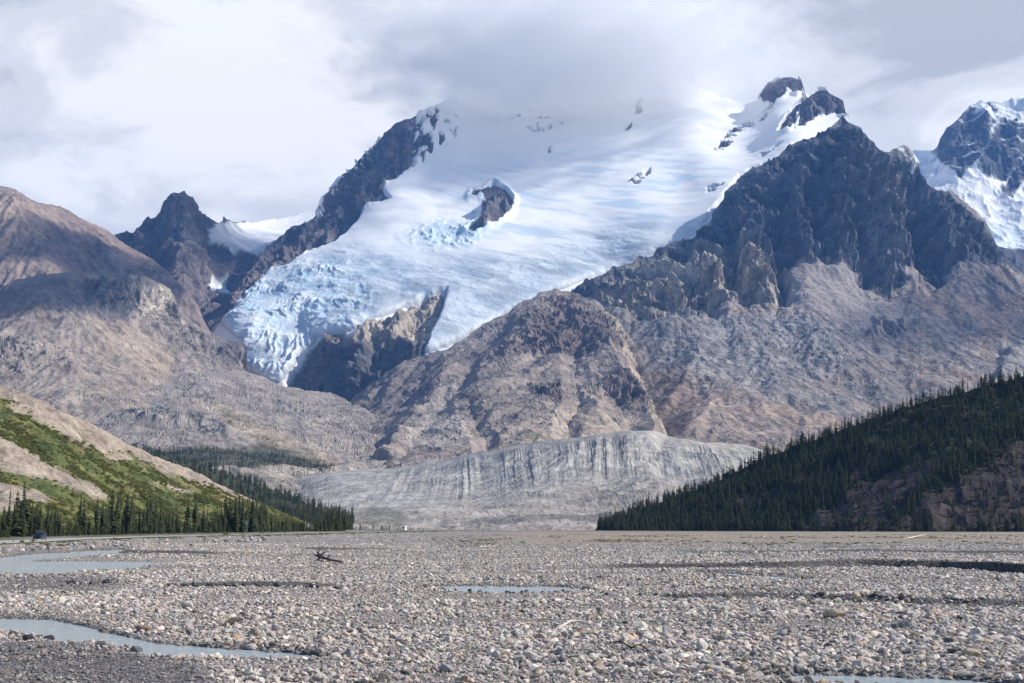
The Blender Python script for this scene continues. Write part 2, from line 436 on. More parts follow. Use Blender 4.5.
# ---- big brown hill at the left
def d_hillL(PX, PY, P):
    x, y, z = X3(P)
    return 60 * fbm(x / 500, y / 500, z / 300, 4) - 15 * ridged(x / 130 + z / 260, y / 200, z / 300, 5)
def c_hillL(PX, PY, P):
    x, y, z = X3(P)
    wx, wy = warp(PX, PY, P, 200, 10)
    col = np.ones(PX.shape + (3,)) * np.array((0.235, 0.185, 0.17)); rel = np.full(PX.shape, 0.6)
    st = fbm((x + z * 0.8) / 60, y / 500, z / 500, 4)
    col = col * (1 + 0.22 * st[..., None])
    col = mixc(col, (0.33, 0.26, 0.21), pmask([(-60, 205), (20, 200), (45, 215), (50, 240), (20, 270), (-60, 290)], wx, wy, 12) * 0.7)
    col = mixc(col, ROCK, pmask([(95, 240), (112, 250), (120, 275), (110, 276), (98, 255)], wx, wy, 4) * 0.7)
    return col, rel
layer('hill_brown_shoulder', [(-120, 176), (-40, 180), (0, 186), (14, 190), (35, 202), (60, 208), (81, 218), (105, 229), (123, 241), (140, 253), (155, 262), (172, 274), (186, 290), (200, 312), (215, 345)],
      [(-120, 345), (150, 330), (215, 372)],
      [(-120, 176, 5200), (0, 186, 5200), (60, 208, 5300), (105, 229, 5400), (140, 253, 5350), (186, 290, 5000), (215, 345, 4700), (-120, 330, 4300), (0, 290, 4500), (90, 280, 4750), (130, 300, 4700), (50, 240, 4850), (200, 360, 4500)],
      1.0, 1.2, d_hillL, c_hillL, M_mid, edge=(3, 120), ero=(36, 230), label='smooth brown scree mountain shoulder filling the far left')

# ---- left hill with the pale cliff
CLIFF = [(81, 283), (100, 277), (120, 276), (137, 276), (155, 281), (172, 288), (176, 300), (179, 313), (160, 322), (147, 322), (130, 320), (105, 308), (84, 297)]
def d_cliffhill(PX, PY, P):
    x, y, z = X3(P)
    wx, wy = warp(PX, PY, P, 120, 6)
    c = pmask(CLIFF, wx, wy, 5)
    rough = pmask([(172, 300), (200, 330), (250, 345), (245, 380), (200, 366), (165, 350), (150, 325)], wx, wy, 8)
    r = 40 * fbm(x / 300, y / 300, z / 180, 5) - 12 * ridged(x / 110 - z / 140, y / 140, z / 260, 4)
    r = r - 60 * c * ridged(x / 75, y / 160, z / 260, 5) + 25 * c
    r = r - 28 * rough * ridged(x / 60, y / 60, z / 60, 4)
    knob = pmask([(-30, 335), (40, 340), (75, 352), (70, 372), (30, 378), (-30, 370)], wx, wy, 8)
    r = r - 30 * knob * ridged(x / 70, y / 120, z / 35, 4)
    return r
def c_cliffhill(PX, PY, P):
    x, y, z = X3(P)
    wx, wy = warp(PX, PY, P, 120, 8)
    col = np.ones(PX.shape + (3,)) * np.array((0.275, 0.232, 0.205)); rel = np.full(PX.shape, 0.6)
    st = fbm((x - z * 1.1) / 55, y / 300, z / 400, 4)
    col = col * (1 + 0.25 * st[..., None])
    col = mixc(col, (0.20, 0.165, 0.155), pmask([(-120, 283), (0, 291), (20, 278), (88, 272), (80, 300), (100, 316), (60, 328), (-120, 335)], wx, wy, 8) * 0.75)
    col = mixc(col, (0.19, 0.17, 0.165), pmask([(-40, 335), (40, 340), (75, 352), (70, 372), (30, 378), (-40, 376)], wx, wy, 6) * 0.55 * sm(-0.1, 0.15, fbm(x / 60, y / 60, z / 25, 4)))
    col = mixc(col, SCREE_T, pmask([(95, 318), (135, 325), (175, 362), (160, 378), (120, 360), (90, 335)], wx, wy, 10) * 0.6)
    c = pmask(CLIFF, wx, wy, 2.5)
    cc = np.ones(PX.shape + (3,)) * np.array(ROCK); cc = mixc(cc, (0.42, 0.37, 0.31), sm(120, 150, PX + 10 * fbm(x / 80, y / 80, z / 80, 3)) * sm(180, 165, PX))
    cc = cc * (1 + 0.45 * fbm(x / 25, y / 60, z / 90, 4)[..., None])
    col = mixc(col, np.array(cc), c) if False else col + (cc - col) * c[..., None]
    rough = pmask([(172, 300), (205, 332), (250, 345), (245, 380), (200, 366), (165, 350), (150, 325)], wx, wy, 6)
    col = mixc(col, (0.25, 0.22, 0.205), rough * 0.8); col = col * (1 + 0.4 * (rough * fbm(x / 30, y / 30, z / 30, 3))[..., None])
    dk = pmask([(208, 337), (228, 338), (242, 342), (238, 365), (232, 372), (215, 360)], wx, wy, 3); col = mixc(col, (0.12, 0.11, 0.115), dk * 0.8)
    return col, rel + 0.5 * c + 0.5 * rough
layer('hill_pale_cliff', [(-120, 300), (0, 292), (14, 281), (53, 273), (88, 273), (116, 275), (137, 275), (155, 281), (172, 288), (176, 301), (180, 314), (197, 325), (211, 335), (228, 342), (243, 342), (252, 380)],
      [(-120, 460), (60, 455), (160, 440), (190, 400), (252, 400)],
      [(-120, 300, 4300), (0, 292, 4300), (53, 273, 4400), (110, 275, 4400), (155, 281, 4450), (172, 288, 4500), (180, 314, 4450), (211, 335, 4500), (243, 342, 4650), (140, 320, 4250), (90, 300, 4250), (95, 335, 3850), (30, 320, 3900), (170, 362, 4100), (230, 372, 4350), (100, 380, 3300), (0, 370, 3300), (160, 400, 3300), (0, 430, 2800), (-120, 430, 2800), (110, 420, 2850)],
      1.0, 1.0, d_cliffhill, c_cliffhill, M_mid, edge=(2, 80), ero=(34, 170), label='brown hill topped by a short pale cliff, left of the glacier tongue')

# ---- great glaciated mountain
ARETE = [(319, 207), (322, 200), (340, 179), (358, 158), (376, 142), (394, 124), (404, 118), (430, 108), (450, 108), (456, 122), (455, 138), (449, 142), (441, 152), (437, 160), (426, 155), (422, 166), (411, 172), (388, 181), (384, 190), (390, 200), (368, 208), (361, 215), (351, 228), (340, 243), (319, 251), (293, 262), (285, 266), (270, 270), (240, 300), (215, 330), (190, 350), (190, 300), (262, 240), (281, 230)]
NUN = [(466, 236), (481, 225), (481, 215), (491, 204), (478, 199), (469, 200), (471, 195), (483, 192), (495, 185), (506, 192), (514, 202), (512, 215), (495, 228), (474, 236)]
OUTC = [(446, 296), (437, 297), (428, 300), (407, 309), (386, 315), (369, 321), (351, 334), (335, 334), (319, 338), (305, 350), (296, 364), (284, 378), (290, 400), (340, 410), (400, 390), (425, 350), (432, 330), (440, 315)]
TOW = [[(760, 100), (766, 92), (776, 82), (784, 78), (792, 77), (800, 79), (804, 86), (804, 94), (797, 97), (790, 94), (783, 101), (776, 106)],
       [(779, 136), (783, 125), (787, 118), (798, 108), (809, 97), (818, 90), (828, 90), (836, 96), (844, 106), (849, 121), (843, 119), (836, 114), (826, 116), (811, 124), (796, 129), (801, 110), (795, 124), (789, 133)],
       [(772, 106), (778, 107), (774, 116), (764, 122), (752, 130), (741, 138), (722, 152), (712, 151), (727, 136), (746, 126), (760, 117)],
       [(761, 157), (770, 150), (783, 143), (776, 150), (766, 157)], [(705, 192), (714, 188), (724, 187), (714, 194), (706, 195)],
       [(623, 130), (628, 127), (633, 124), (633, 129), (627, 133)], [(546, 150), (549, 149), (551, 155), (548, 157)], [(630, 184), (640, 176), (650, 171), (650, 175), (641, 183), (633, 185)],
       [(634, 116), (636, 104), (641, 100), (645, 106), (643, 112)], [(694, 87), (706, 91), (722, 98), (722, 100), (706, 94)]]
MAIN_TOP = [(186, 352), (196, 336), (206, 326), (222, 308), (238, 284), (253, 266), (262, 250), (270, 243), (281, 235), (300, 224), (315, 214), (319, 208), (322, 200), (340, 179), (358, 158), (376, 142), (394, 125), (404, 120), (440, 104), (480, 84), (520, 72), (560, 66), (600, 66), (640, 76), (690, 86), (722, 98), (745, 107), (753, 104), (761, 100), (766, 92), (776, 82), (784, 78), (792, 77), (799, 79), (803, 85), (805, 95), (809, 95), (816, 91), (826, 90), (835, 95), (843, 105), (848, 121), (862, 132)]
MAIN_BOT = [(186, 372), (236, 384), (250, 392), (300, 410), (350, 412), (420, 372), (446, 362), (481, 342), (505, 328), (540, 312), (568, 306), (631, 278), (676, 262), (700, 250), (726, 215), (754, 186), (794, 162), (828, 142), (862, 146)]
def main_rock(PX, PY, P, soft=1.5):
    x, y, z = X3(P)
    wx, wy = warp(PX, PY, P, 130, 5.0)
    m = pmask(ARETE, wx, wy, soft)
    # the upper east end of the arete is snow-streaked
    st = sm(0.02, 0.12, fbm(x / 38, y / 300, z / 110, 4) + 0.12 - 0.25 * sm(418, 455, PX))
    m = m * (1 - sm(402, 425, PX) * (1 - st))
    sp = sm(0.16, 0.26, fbm(x / 26, y / 60, z / 22, 4) ) * sm(12, 2, sdist(ARETE, PX, PY)) * sm(260, 200, PY)
    m = m * (1 - sp * sm(405, 330, PX) * 0.8)
    m = np.maximum(m, pmask(NUN, wx, wy, soft))
    m = np.maximum(m, pmask(OUTC, wx, wy, soft))
    for q in TOW:
        br = 1.0 if q in (TOW[0], TOW[1]) else sm(-0.12, 0.02, fbm(x / 50, y / 90, z / 60, 4))
        m = np.maximum(m, pmask(q, wx, wy, 1.0) * br)
    speck = sm(0.26, 0.34, fbm(x / 40, y / 120, z / 45, 4)) * pmask([(500, 120), (520, 108), (560, 104), (568, 118), (550, 138), (520, 135)], PX, PY, 6)
    return np.maximum(m, speck)
def d_main(PX, PY, P):
    x, y, z = X3(P)
    rk = main_rock(PX, PY, P, 2.5)
    r = rk * (110 * (0.5 - ridged(x / 190, y / 420, z / 330, 5)) + 25 * fbm(x / 50, y / 80, z / 45, 4))
    r = r + (1 - rk) * (26 * fbm(x / 420, y / 420, z / 260, 3) + 3 * fbm(x / 120, y / 120, z / 50, 3))
    for q in (NUN,): r = r - 70 * pmask(q, PX, PY, 7)
    r = r - 60 * np.maximum(pmask(TOW[0], PX, PY, 4), pmask(TOW[1], PX, PY, 4))
    o = pmask(OUTC, PX, PY, 4)
    r = r - 24 * o * ridged(x / 110 + z / 260, y / 200, z / 200, 4) + o * 18
    return r
def c_main(PX, PY, P):
    x, y, z = X3(P)
    rk = main_rock(PX, PY, P)
    col = np.ones(PX.shape + (3,)) * np.array(SNOW)
    rc = np.ones(PX.shape + (3,)) * np.array((0.115, 0.108, 0.115))
    rc = mixc(rc, (0.17, 0.14, 0.14), sm(0, 0.25, fbm(x / 130, y / 130, z / 90, 4)) * 0.8)
    o = pmask(OUTC, PX, PY, 3)
    rc = mixc(rc, (0.36, 0.31, 0.265), o * sm(358, 340, PY + 6 * fbm(x / 90, y / 90, z / 90, 3))); rc = mixc(rc, (0.10, 0.10, 0.11), o * sm(330, 350, PY))  # outcrop foot darkened: its shade is put into the rock colour
    rc = mixc(rc, (0.16, 0.135, 0.135), sm(250, 280, PY) * sm(330, 300, PX))
    rc = rc * (1 + 0.3 * fbm(x / 30, y / 50, z / 60, 4)[..., None])
    col = col + (rc - col) * rk[..., None]
    return col, 0.06 + rk * 0.95
main = layer('mountain_glaciated', MAIN_TOP, MAIN_BOT,
      [(186, 352, 5000), (222, 308, 5250), (262, 252, 5750), (300, 224, 5950), (319, 207, 6100), (340, 179, 6300), (376, 142, 6500), (404, 120, 6700), (440, 104, 7200), (520, 72, 8000), (600, 66, 8000), (690, 86, 7400), (745, 107, 7400), (761, 100, 7200), (785, 78, 7100), (808, 96, 6900), (826, 90, 6800), (848, 121, 6500), (862, 132, 6450),
       (440, 140, 6700), (410, 172, 6250), (370, 200, 5950), (340, 240, 5700), (293, 262, 5500),
       (258, 378, 4720), (237, 360, 4800), (228, 310, 5000), (300, 275, 5300), (300, 330, 4950), (275, 370, 4700), (350, 260, 5450), (350, 328, 4790), (320, 350, 4720), (320, 378, 4640), (400, 300, 5030), (446, 297, 5000), (437, 299, 4990), (400, 330, 4700), (370, 346, 4580), (430, 345, 4600), (400, 372, 4510), (350, 385, 4520), (350, 400, 4500), (480, 300, 4950), (446, 362, 4500), (505, 312, 4850), (540, 295, 5000), (568, 285, 5080),
       (490, 215, 5900), (440, 220, 5850), (560, 230, 5700), (600, 260, 5400), (640, 250, 5350), (680, 240, 5350), (640, 200, 5900), (560, 150, 6800), (480, 150, 6900), (640, 120, 7100), (700, 130, 6700), (680, 180, 6150), (720, 190, 5800), (740, 150, 6450), (780, 120, 6500), (790, 145, 6150), (540, 312, 4900), (676, 262, 5200), (754, 186, 5750)],
      0.9, 0.9, d_main, c_main, M_far, edge=(1.6, 60), ero=(26, 200), label='great glaciated mountain with a dark left ridge, its summit lost in cloud', back=(70, 0.9, 8))

# ---- the ice: a separate body lying on the mountain
def build_ice():
    PX, PY, P = main['PX'], main['PY'], main['P0']; x, y, z = X3(P)
    rk = main_rock(PX, PY, P, 2.5)
    toe = [(262, 262), (253, 272), (246, 284), (232, 300), (224, 312), (222, 326), (231, 331), (243, 342), (240, 360), (236, 371), (247, 371), (257, 376), (272, 384), (282, 378), (294, 362), (303, 348), (318, 336), (350, 330), (369, 319), (407, 306), (428, 298), (447, 294), (440, 315), (432, 330), (420, 352), (430, 352), (447, 346), (481, 329), (505, 314), (540, 297), (568, 287), (598, 276), (634, 260), (676, 243), (700, 230), (713, 212), (727, 194), (740, 178), (780, 160), (795, 144), (828, 127), (862, 118), (862, 60), (380, 60), (300, 200), (262, 250)]
    wx, wy = warp(PX, PY, P, 60, 3.0)
    inside = pmask(toe, wx, wy, 3.0)
    ice = inside * (1 - sm(0.25, 0.75, rk))
    # flow-aligned coordinates for the icefall: crevasses across the flow
    fall = pmask([(226, 300), (262, 270), (330, 262), (372, 285), (372, 316), (330, 336), (296, 362), (276, 384), (234, 374), (240, 345), (222, 330)], PX, PY, 12)
    mid = pmask([(300, 268), (340, 246), (420, 262), (520, 262), (600, 236), (660, 225), (640, 258), (540, 296), (470, 335), (425, 350), (446, 296), (370, 318), (320, 335)], PX, PY, 14)
    sera = pmask([(400, 240), (440, 222), (480, 232), (500, 215), (470, 250), (430, 252)], PX, PY, 8)
    grey = pmask([(470, 262), (520, 250), (600, 236), (650, 240), (690, 232), (640, 258), (560, 285), (500, 300), (470, 285)], PX, PY, 16)
    n = fbm(x / 120, y / 120, z / 60, 4)
    crev = ridged((x * 0.25 + z * 0.5) / 40, y / 60, z / 34, 4)
    xw = x + 90 * fbm(x / 190, y / 190, z / 110, 3); zw = z + 45 * fbm(x / 170 + 5, y / 170, z / 90, 3)
    vert = ridged(xw / 34, y / 200, zw / 160, 4, gain=0.62)
    crev = ridged((xw * 0.25 + zw * 0.5) / 38, y / 70, zw / 40, 4)
    crv2 = ridged((x * 0.35 + z * 0.8 + y * 0.1) / 75 + 0.4 * n, y / 400, z / 500, 4, gain=0.6)
    thick = ice * 26 - 8
    disp = -(thick) - fall * (9 + 22 * sm(-.2, .25, fbm(x / 130 + 3, y / 130, z / 90, 3))) * (0.5 * vert + 0.35 * crev + 0.3 * crv2) * ice + fall * 12 * ice - mid * ice * (5 * crev + 4 * n + 4 * ridged((x * .8 + z) / 90, y / 200, z / 120, 3)) - sera * ice * 16 * ridged(x / 50, y / 60, z / 50, 4)
    lowamp = sm(330, 360, PY) * fall
    disp = disp - lowamp * ice * 12 * vert
    Q = main['P'] - main['N'] * (disp * 0.8)[..., None]
    col = np.ones(PX.shape + (3,)) * np.array(SNOW)
    streak = fbm((x * 0.9 - z * 1.3) / 220, y / 260, (z + x * 0.4) / 70, 5)
    streak2 = fbm((x * 0.6 - z) / 320 + 9, y / 300, (z + x * 0.35) / 40, 5, gain=0.6)
    upper = pmask([(400, 250), (440, 180), (560, 160), (700, 150), (760, 140), (720, 200), (660, 240), (560, 250)], PX, PY, 25)
    col = mixc(col, ICE, sm(-0.02, 0.22, streak2) * upper * 0.95)
    low = np.maximum(fall * 0.75, mid)
    col = mixc(col, (0.54, 0.63, 0.71), low * (0.65 + 0.35 * sm(-0.2, 0.2, streak)))
    col = mixc(col, (0.39, 0.48, 0.57), low * sm(-0.02, 0.25, streak + 0.5 * streak2) * 0.85)
    col = mixc(col, ICE_D, grey * sm(-0.15, 0.3, streak2 + 0.3 * n) * 0.8)
    col = mixc(col, (0.42, 0.60, 0.72), sera * 0.6)
    col = mixc(col, (0.40, 0.59, 0.74), fall * sm(0.5, 0.2, crev) * 0.5)
    col = mixc(col, SNOW, fall * sm(300, 360, PY) * 0.55 * sm(0.2, 0.6, vert))
    db = sm(0.10, 0.22, fbm((xw * 0.5 + zw) / 60, y / 400, z / 300, 4)) * low; col = mixc(col, (0.33, 0.37, 0.41), db * 0.55)
    dirt = sm(0.9, 0.35, inside) * (1 - sm(0.3, 0.8, rk)); col = mixc(col, (0.28, 0.27, 0.27), dirt * 0.6 * sm(230, 300, PY))
    keep = (ice > 0.12) & (PY > 60)
    e = np.repeat(keep[:1], 0, 0)
    o = grid_mesh('glacier', Q, M_ice, {'albedo': np.clip(col, 0, 0.92), 'relief': 0.12 + 0.5 * low + 0.3 * sera}, mask=keep)
    tag(o, 'white and blue-grey glacier with a broken icefall, spilling down the mountain between the dark ridges', 'glacier', kind='structure')
M_ice = mat_terrain('glacier_ice', 30.0, 9.0, 7.0, 0.12)
build_ice()

# ---- right rocky peak
CRAG = [(560, 290), (580, 280), (676, 238), (712, 208), (754, 162), (794, 138), (840, 110), (880, 140), (940, 185), (1000, 240), (1130, 320), (1130, 330), (1000, 262), (975, 262), (950, 268), (935, 285), (912, 262), (902, 284), (890, 299), (872, 291), (858, 277), (845, 260), (787, 260), (783, 300), (755, 304), (720, 305), (690, 312), (648, 316), (612, 305), (590, 296)]
RIBS = [([(838, 114), (850, 140), (846, 180), (850, 225), (846, 258)], 130, 26), ([(862, 130), (885, 170), (893, 215), (900, 265), (892, 298)], 160, 26),
        ([(936, 190), (956, 196), (962, 232), (966, 262)], 190, 26), ([(745, 172), (752, 215), (758, 255), (764, 300)], 150, 22), ([(700, 228), (716, 262), (724, 304)], 130, 18),
        ([(664, 246), (676, 280), (686, 312)], 90, 14), ([(628, 262), (640, 290), (650, 315)], 70, 13), ([(798, 140), (806, 190), (812, 240), (815, 260)], 70, 15), ([(985, 222), (1000, 250)], 80, 16)]
GULL = [([(772, 150), (786, 200), (788, 250), (790, 300)], 130, 17), ([(925, 178), (926, 215), (928, 250)], 130, 13), ([(690, 240), (700, 280), (704, 312)], 60, 9), ([(735, 185), (735, 230), (742, 305)], 60, 10), ([(872, 200), (872, 250), (866, 276)], 70, 12), ([(828, 135), (828, 190), (830, 255)], 80, 14)]
TOP_R = [(556, 298), (568, 287), (596, 275), (631, 259), (676, 241), (699, 229), (712, 211), (726, 193), (740, 177), (754, 165), (777, 154), (794, 142), (811, 133), (828, 126), (836, 117), (843, 113), (848, 119), (862, 129), (875, 141), (887, 148), (902, 146), (910, 149), (919, 161), (921, 171), (936, 190), (956, 195), (973, 208), (986, 222), (996, 242), (1003, 254), (1024, 268), (1070, 290), (1130, 315)]
def d_right(PX, PY, P):
    x, y, z = X3(P)
    wx, wy = warp(PX, PY, P, 150, 7)
    c = pmask(CRAG, wx, wy, 7)
    r = 0
    bench = 9 * np.floor(z / 190 + 0.8 * fbm(x / 500, y / 500, z / 400, 2))      # buttresses step sideways from one rock band to the next
    wx = wx + 16 * fbm(x / 210, y / 210, z / 130, 4) + 10 * np.sin(bench * 2.7)
    for pl, a, w in RIBS: r = r - a * np.clip(1 - pldist(pl, wx, wy) / w, 0, 1)
    for pl, a, w in GULL: r = r + a * np.clip(1 - pldist(pl, wx, wy) / w, 0, 1)
    tp = np.interp(PX, *zip(*TOP_R)); ed = 0.12 + 0.88 * sm(2, 34, PY - tp)
    r = r * (0.25 + 0.75 * c) * 0.62 * ed
    cz = z / 85 + 0.5 * fbm(x / 400, y / 400, z / 300, 3)
    ledge = (cz % 1.0); ledge = np.where(ledge < 0.8, ledge / 0.8, (1 - ledge) / 0.2)
    r = r + c * (0.35 + 0.65 * ed) * (62 * (0.55 - ridged(x / 92, y / 200, z / 260, 6, gain=0.66)) + 45 * (0.55 - ridged(x / 230, y / 300, z / 420, 3)) + 88 * ledge + 36 * fbm(x / 32, y / 60, z / 44, 4, gain=0.6))
    zz = z / 34 + 1.2 * fbm(x / 300, y / 300, z / 200, 3) ; st = zz % 1.0
    blk = perlin(x / 30, y / 80, np.floor(zz) * 3.7); blk2 = perlin(x / 13, y / 40, np.floor(zz * 2) * 5.1)
    r = r + c * ed * (15 * np.where(st < 0.75, st / 0.75, (1 - st) / 0.25) - 26 * blk - 11 * blk2)
    bl = pmask([(640, 316), (700, 316), (780, 305), (860, 320), (850, 345), (830, 380), (700, 400), (640, 360)], wx, wy, 14)
    r = r + (1 - c) * (26 * fbm(x / 230, y / 230, z / 150, 5, gain=0.55) - 8 * ridged(x / 70, y / 140, z / 160, 4) - bl * 9 * ridged(x / 45, y / 45, z / 45, 4))
    sw = pmask([(866, 322), (902, 322), (902, 338), (866, 336)], wx, wy, 4)
    r = r - sw * 35 * ridged(x / 28, y / 200, z / 200, 2)
    mound = pmask([(985, 372), (1000, 352), (1012, 351), (1040, 362), (1040, 385), (985, 385)], wx, wy, 6); r = r - 26 * mound
    return r
def c_right(PX, PY, P):
    x, y, z = X3(P)
    wx, wy = warp(PX, PY, P, 130, 9)
    col = np.ones(PX.shape + (3,)) * np.array((0.235, 0.215, 0.21)); rel = np.full(PX.shape, 0.6)
    g = fbm(x / 190, y / 190, z / 110, 5, gain=0.6)
    col = mixc(col, (0.30, 0.225, 0.185), sm(-0.05, 0.25, g) * 0.75)
    col = mixc(col, (0.32, 0.24, 0.19), pmask([(660, 372), (720, 372), (800, 400), (830, 430), (760, 450), (660, 450)], wx, wy, 16) * 0.55)
    col = mixc(col, (0.35, 0.26, 0.205), pmask([(905, 285), (935, 288), (1000, 310), (1020, 330), (990, 332), (930, 312)], wx, wy, 8) * 0.6)
    col = mixc(col, (0.225, 0.22, 0.225), pmask([(645, 320), (700, 318), (770, 312), (862, 325), (850, 350), (830, 385), (760, 400), (690, 380), (660, 350)], wx, wy, 14) * 0.7)
    col = mixc(col, (0.17, 0.155, 0.155), pmask([(850, 352), (900, 340), (960, 345), (950, 372), (900, 400), (860, 395), (840, 372)], wx, wy, 12) * 0.6)
    tal = pmask([(787, 262), (845, 262), (890, 300), (905, 320), (860, 330), (800, 312), (786, 300)], wx, wy, 5)
    col = mixc(col, (0.30, 0.265, 0.25), tal * 0.9); rel = rel * (1 - 0.45 * tal)
    tal2 = pmask([(905, 282), (912, 264), (940, 280), (1000, 320), (950, 330), (890, 320), (893, 300)], wx, wy, 6)
    rel = rel * (1 - 0.3 * tal2)
    st = fbm((x + 0.4 * z) / 22, y / 300, z / 260, 4); col = col * (1 + 0.16 * st[..., None])
    bl = fbm(x / 18, y / 18, z / 18, 3); col = col * (1 + 0.35 * (sm(0.1, 0.4, bl) * (1 - tal))[..., None]) * (1 - 0.3 * (sm(0.15, 0.4, -bl) * (1 - tal))[..., None])
    c = pmask(CRAG, wx, wy, 2.5)
    rc = np.ones(PX.shape + (3,)) * np.array((0.105, 0.112, 0.13))
    rc = mixc(rc, (0.36, 0.315, 0.265), pmask([(585, 292), (640, 262), (690, 246), (735, 236), (775, 262), (784, 302), (720, 308), (650, 318), (610, 306)], wx, wy, 10) * 0.85)
    rc = mixc(rc, (0.19, 0.18, 0.185), pmask([(845, 150), (880, 145), (912, 170), (925, 215), (912, 262), (885, 298), (855, 270), (865, 215)], wx, wy, 12) * 0.7)
    lay = fbm(x / 500, y / 500, z / 20, 3) + 0.6 * perlin(x / 24, y / 80, np.floor(z / 17 + 2 * fbm(x / 300, y / 300, z / 200, 3)) * 3.1); rc = rc * (1 + 0.9 * np.clip(lay, -0.7, 0.9)[..., None])
    rc = rc * (1 + 0.75 * fbm(x / 22, y / 60, z / 70, 4, gain=0.65)[..., None])
    col = col + (rc - col) * c[..., None]; rel = rel + 0.5 * c
    s = pmask([(700, 232), (715, 222), (722, 212), (726, 214), (712, 226), (703, 233)], PX, PY, 1.2) * 0
    s = np.maximum(s, pmask([(896, 147), (905, 144), (915, 152), (921, 168), (916, 172), (905, 158)], wx, wy, 2) * sm(-0.05, 0.15, fbm(x / 30, y / 60, z / 45, 4)))
    s = np.maximum(s, pmask([(822, 128), (830, 116), (836, 113), (838, 118), (828, 127)], PX, PY, 1.2))
    col = mixc(col, SNOW, s); rel = rel * (1 - 0.8 * s)
    md = pmask([(985, 372), (1000, 352), (1012, 351), (1040, 362), (1040, 385), (985, 385)], wx, wy, 5); col = mixc(col, (0.28, 0.26, 0.25), md)
    return col, rel
layer('mountain_rocky_peak', TOP_R,
      [(556, 330), (610, 345), (660, 430), (690, 480), (1130, 480)],
      [(556, 298, 5000), (596, 275, 5020), (631, 259, 5150), (676, 241, 5250), (712, 211, 5350), (754, 165, 5500), (794, 142, 5600), (836, 117, 5650), (862, 129, 5600), (902, 146, 5550), (921, 171, 5450), (956, 195, 5350), (996, 242, 5150), (1024, 268, 5050), (1130, 315, 4900),
       (640, 310, 4500), (600, 305, 4650), (700, 305, 4600), (750, 300, 4650), (790, 258, 4900), (845, 258, 4900), (890, 298, 4650), (930, 255, 4950), (800, 200, 5150), (880, 200, 5200), (740, 230, 4980), (690, 270, 4780), (980, 265, 4850),
       (700, 345, 4000), (800, 320, 4300), (880, 335, 4150), (960, 320, 4300), (1060, 350, 4100), (640, 345, 4150), (750, 390, 3450), (850, 385, 3500), (950, 385, 3500), (1130, 400, 3500), (700, 430, 3000), (800, 440, 2900), (900, 430, 3000), (690, 480, 2600), (900, 480, 2500), (1130, 480, 2600), (670, 400, 3450), (620, 340, 4250)],
      0.9, 0.9, d_right, c_right, M_far, edge=(4.5, 75), ero=(40, 230), label='steep dark rocky peak with grey crags and talus fans on the right')

# ---- brown dome below the glacier
def d_dome(PX, PY, P):
    x, y, z = X3(P)
    wx, wy = warp(PX, PY, P, 110, 7)
    cr = np.zeros(PX.shape)
    for pl in ([(545, 312), (575, 296), (605, 312), (628, 332), (622, 352), (590, 358), (565, 350), (530, 345), (520, 330)], [(500, 352), (545, 330), (560, 345), (520, 362), (500, 372)], [(605, 380), (630, 385), (648, 410), (655, 430), (630, 420), (610, 398)], [(530, 385), (560, 382), (565, 398), (535, 402)], [(585, 385), (600, 385), (600, 400), (585, 398)]):
        cr = np.maximum(cr, pmask(pl, wx, wy, 7))
    r = 30 * fbm(x / 260, y / 260, z / 150, 5) - 14 * ridged((x + 0.3 * z) / 85, y / 160, z / 240, 4)
    r = r - cr * (40 * ridged(x / 52, y / 90, z / 70, 5) - 14)
    for pl, a, w in [([(451, 377), (430, 405), (405, 432), (388, 460)], -30, 15), ([(470, 366), (466, 400), (486, 450)], 20, 14), ([(540, 300), (520, 345), (498, 372), (470, 400)], -34, 22), ([(575, 352), (578, 400), (560, 450)], 22, 16), ([(604, 350), (628, 392), (652, 440)], -40, 16), ([(625, 335), (650, 380), (676, 440)], 34, 14), ([(560, 300), (590, 330), (606, 352)], -20, 14)]:
        r = r + a * np.clip(1 - pldist(pl, wx, wy) / w, 0, 1)
    return r
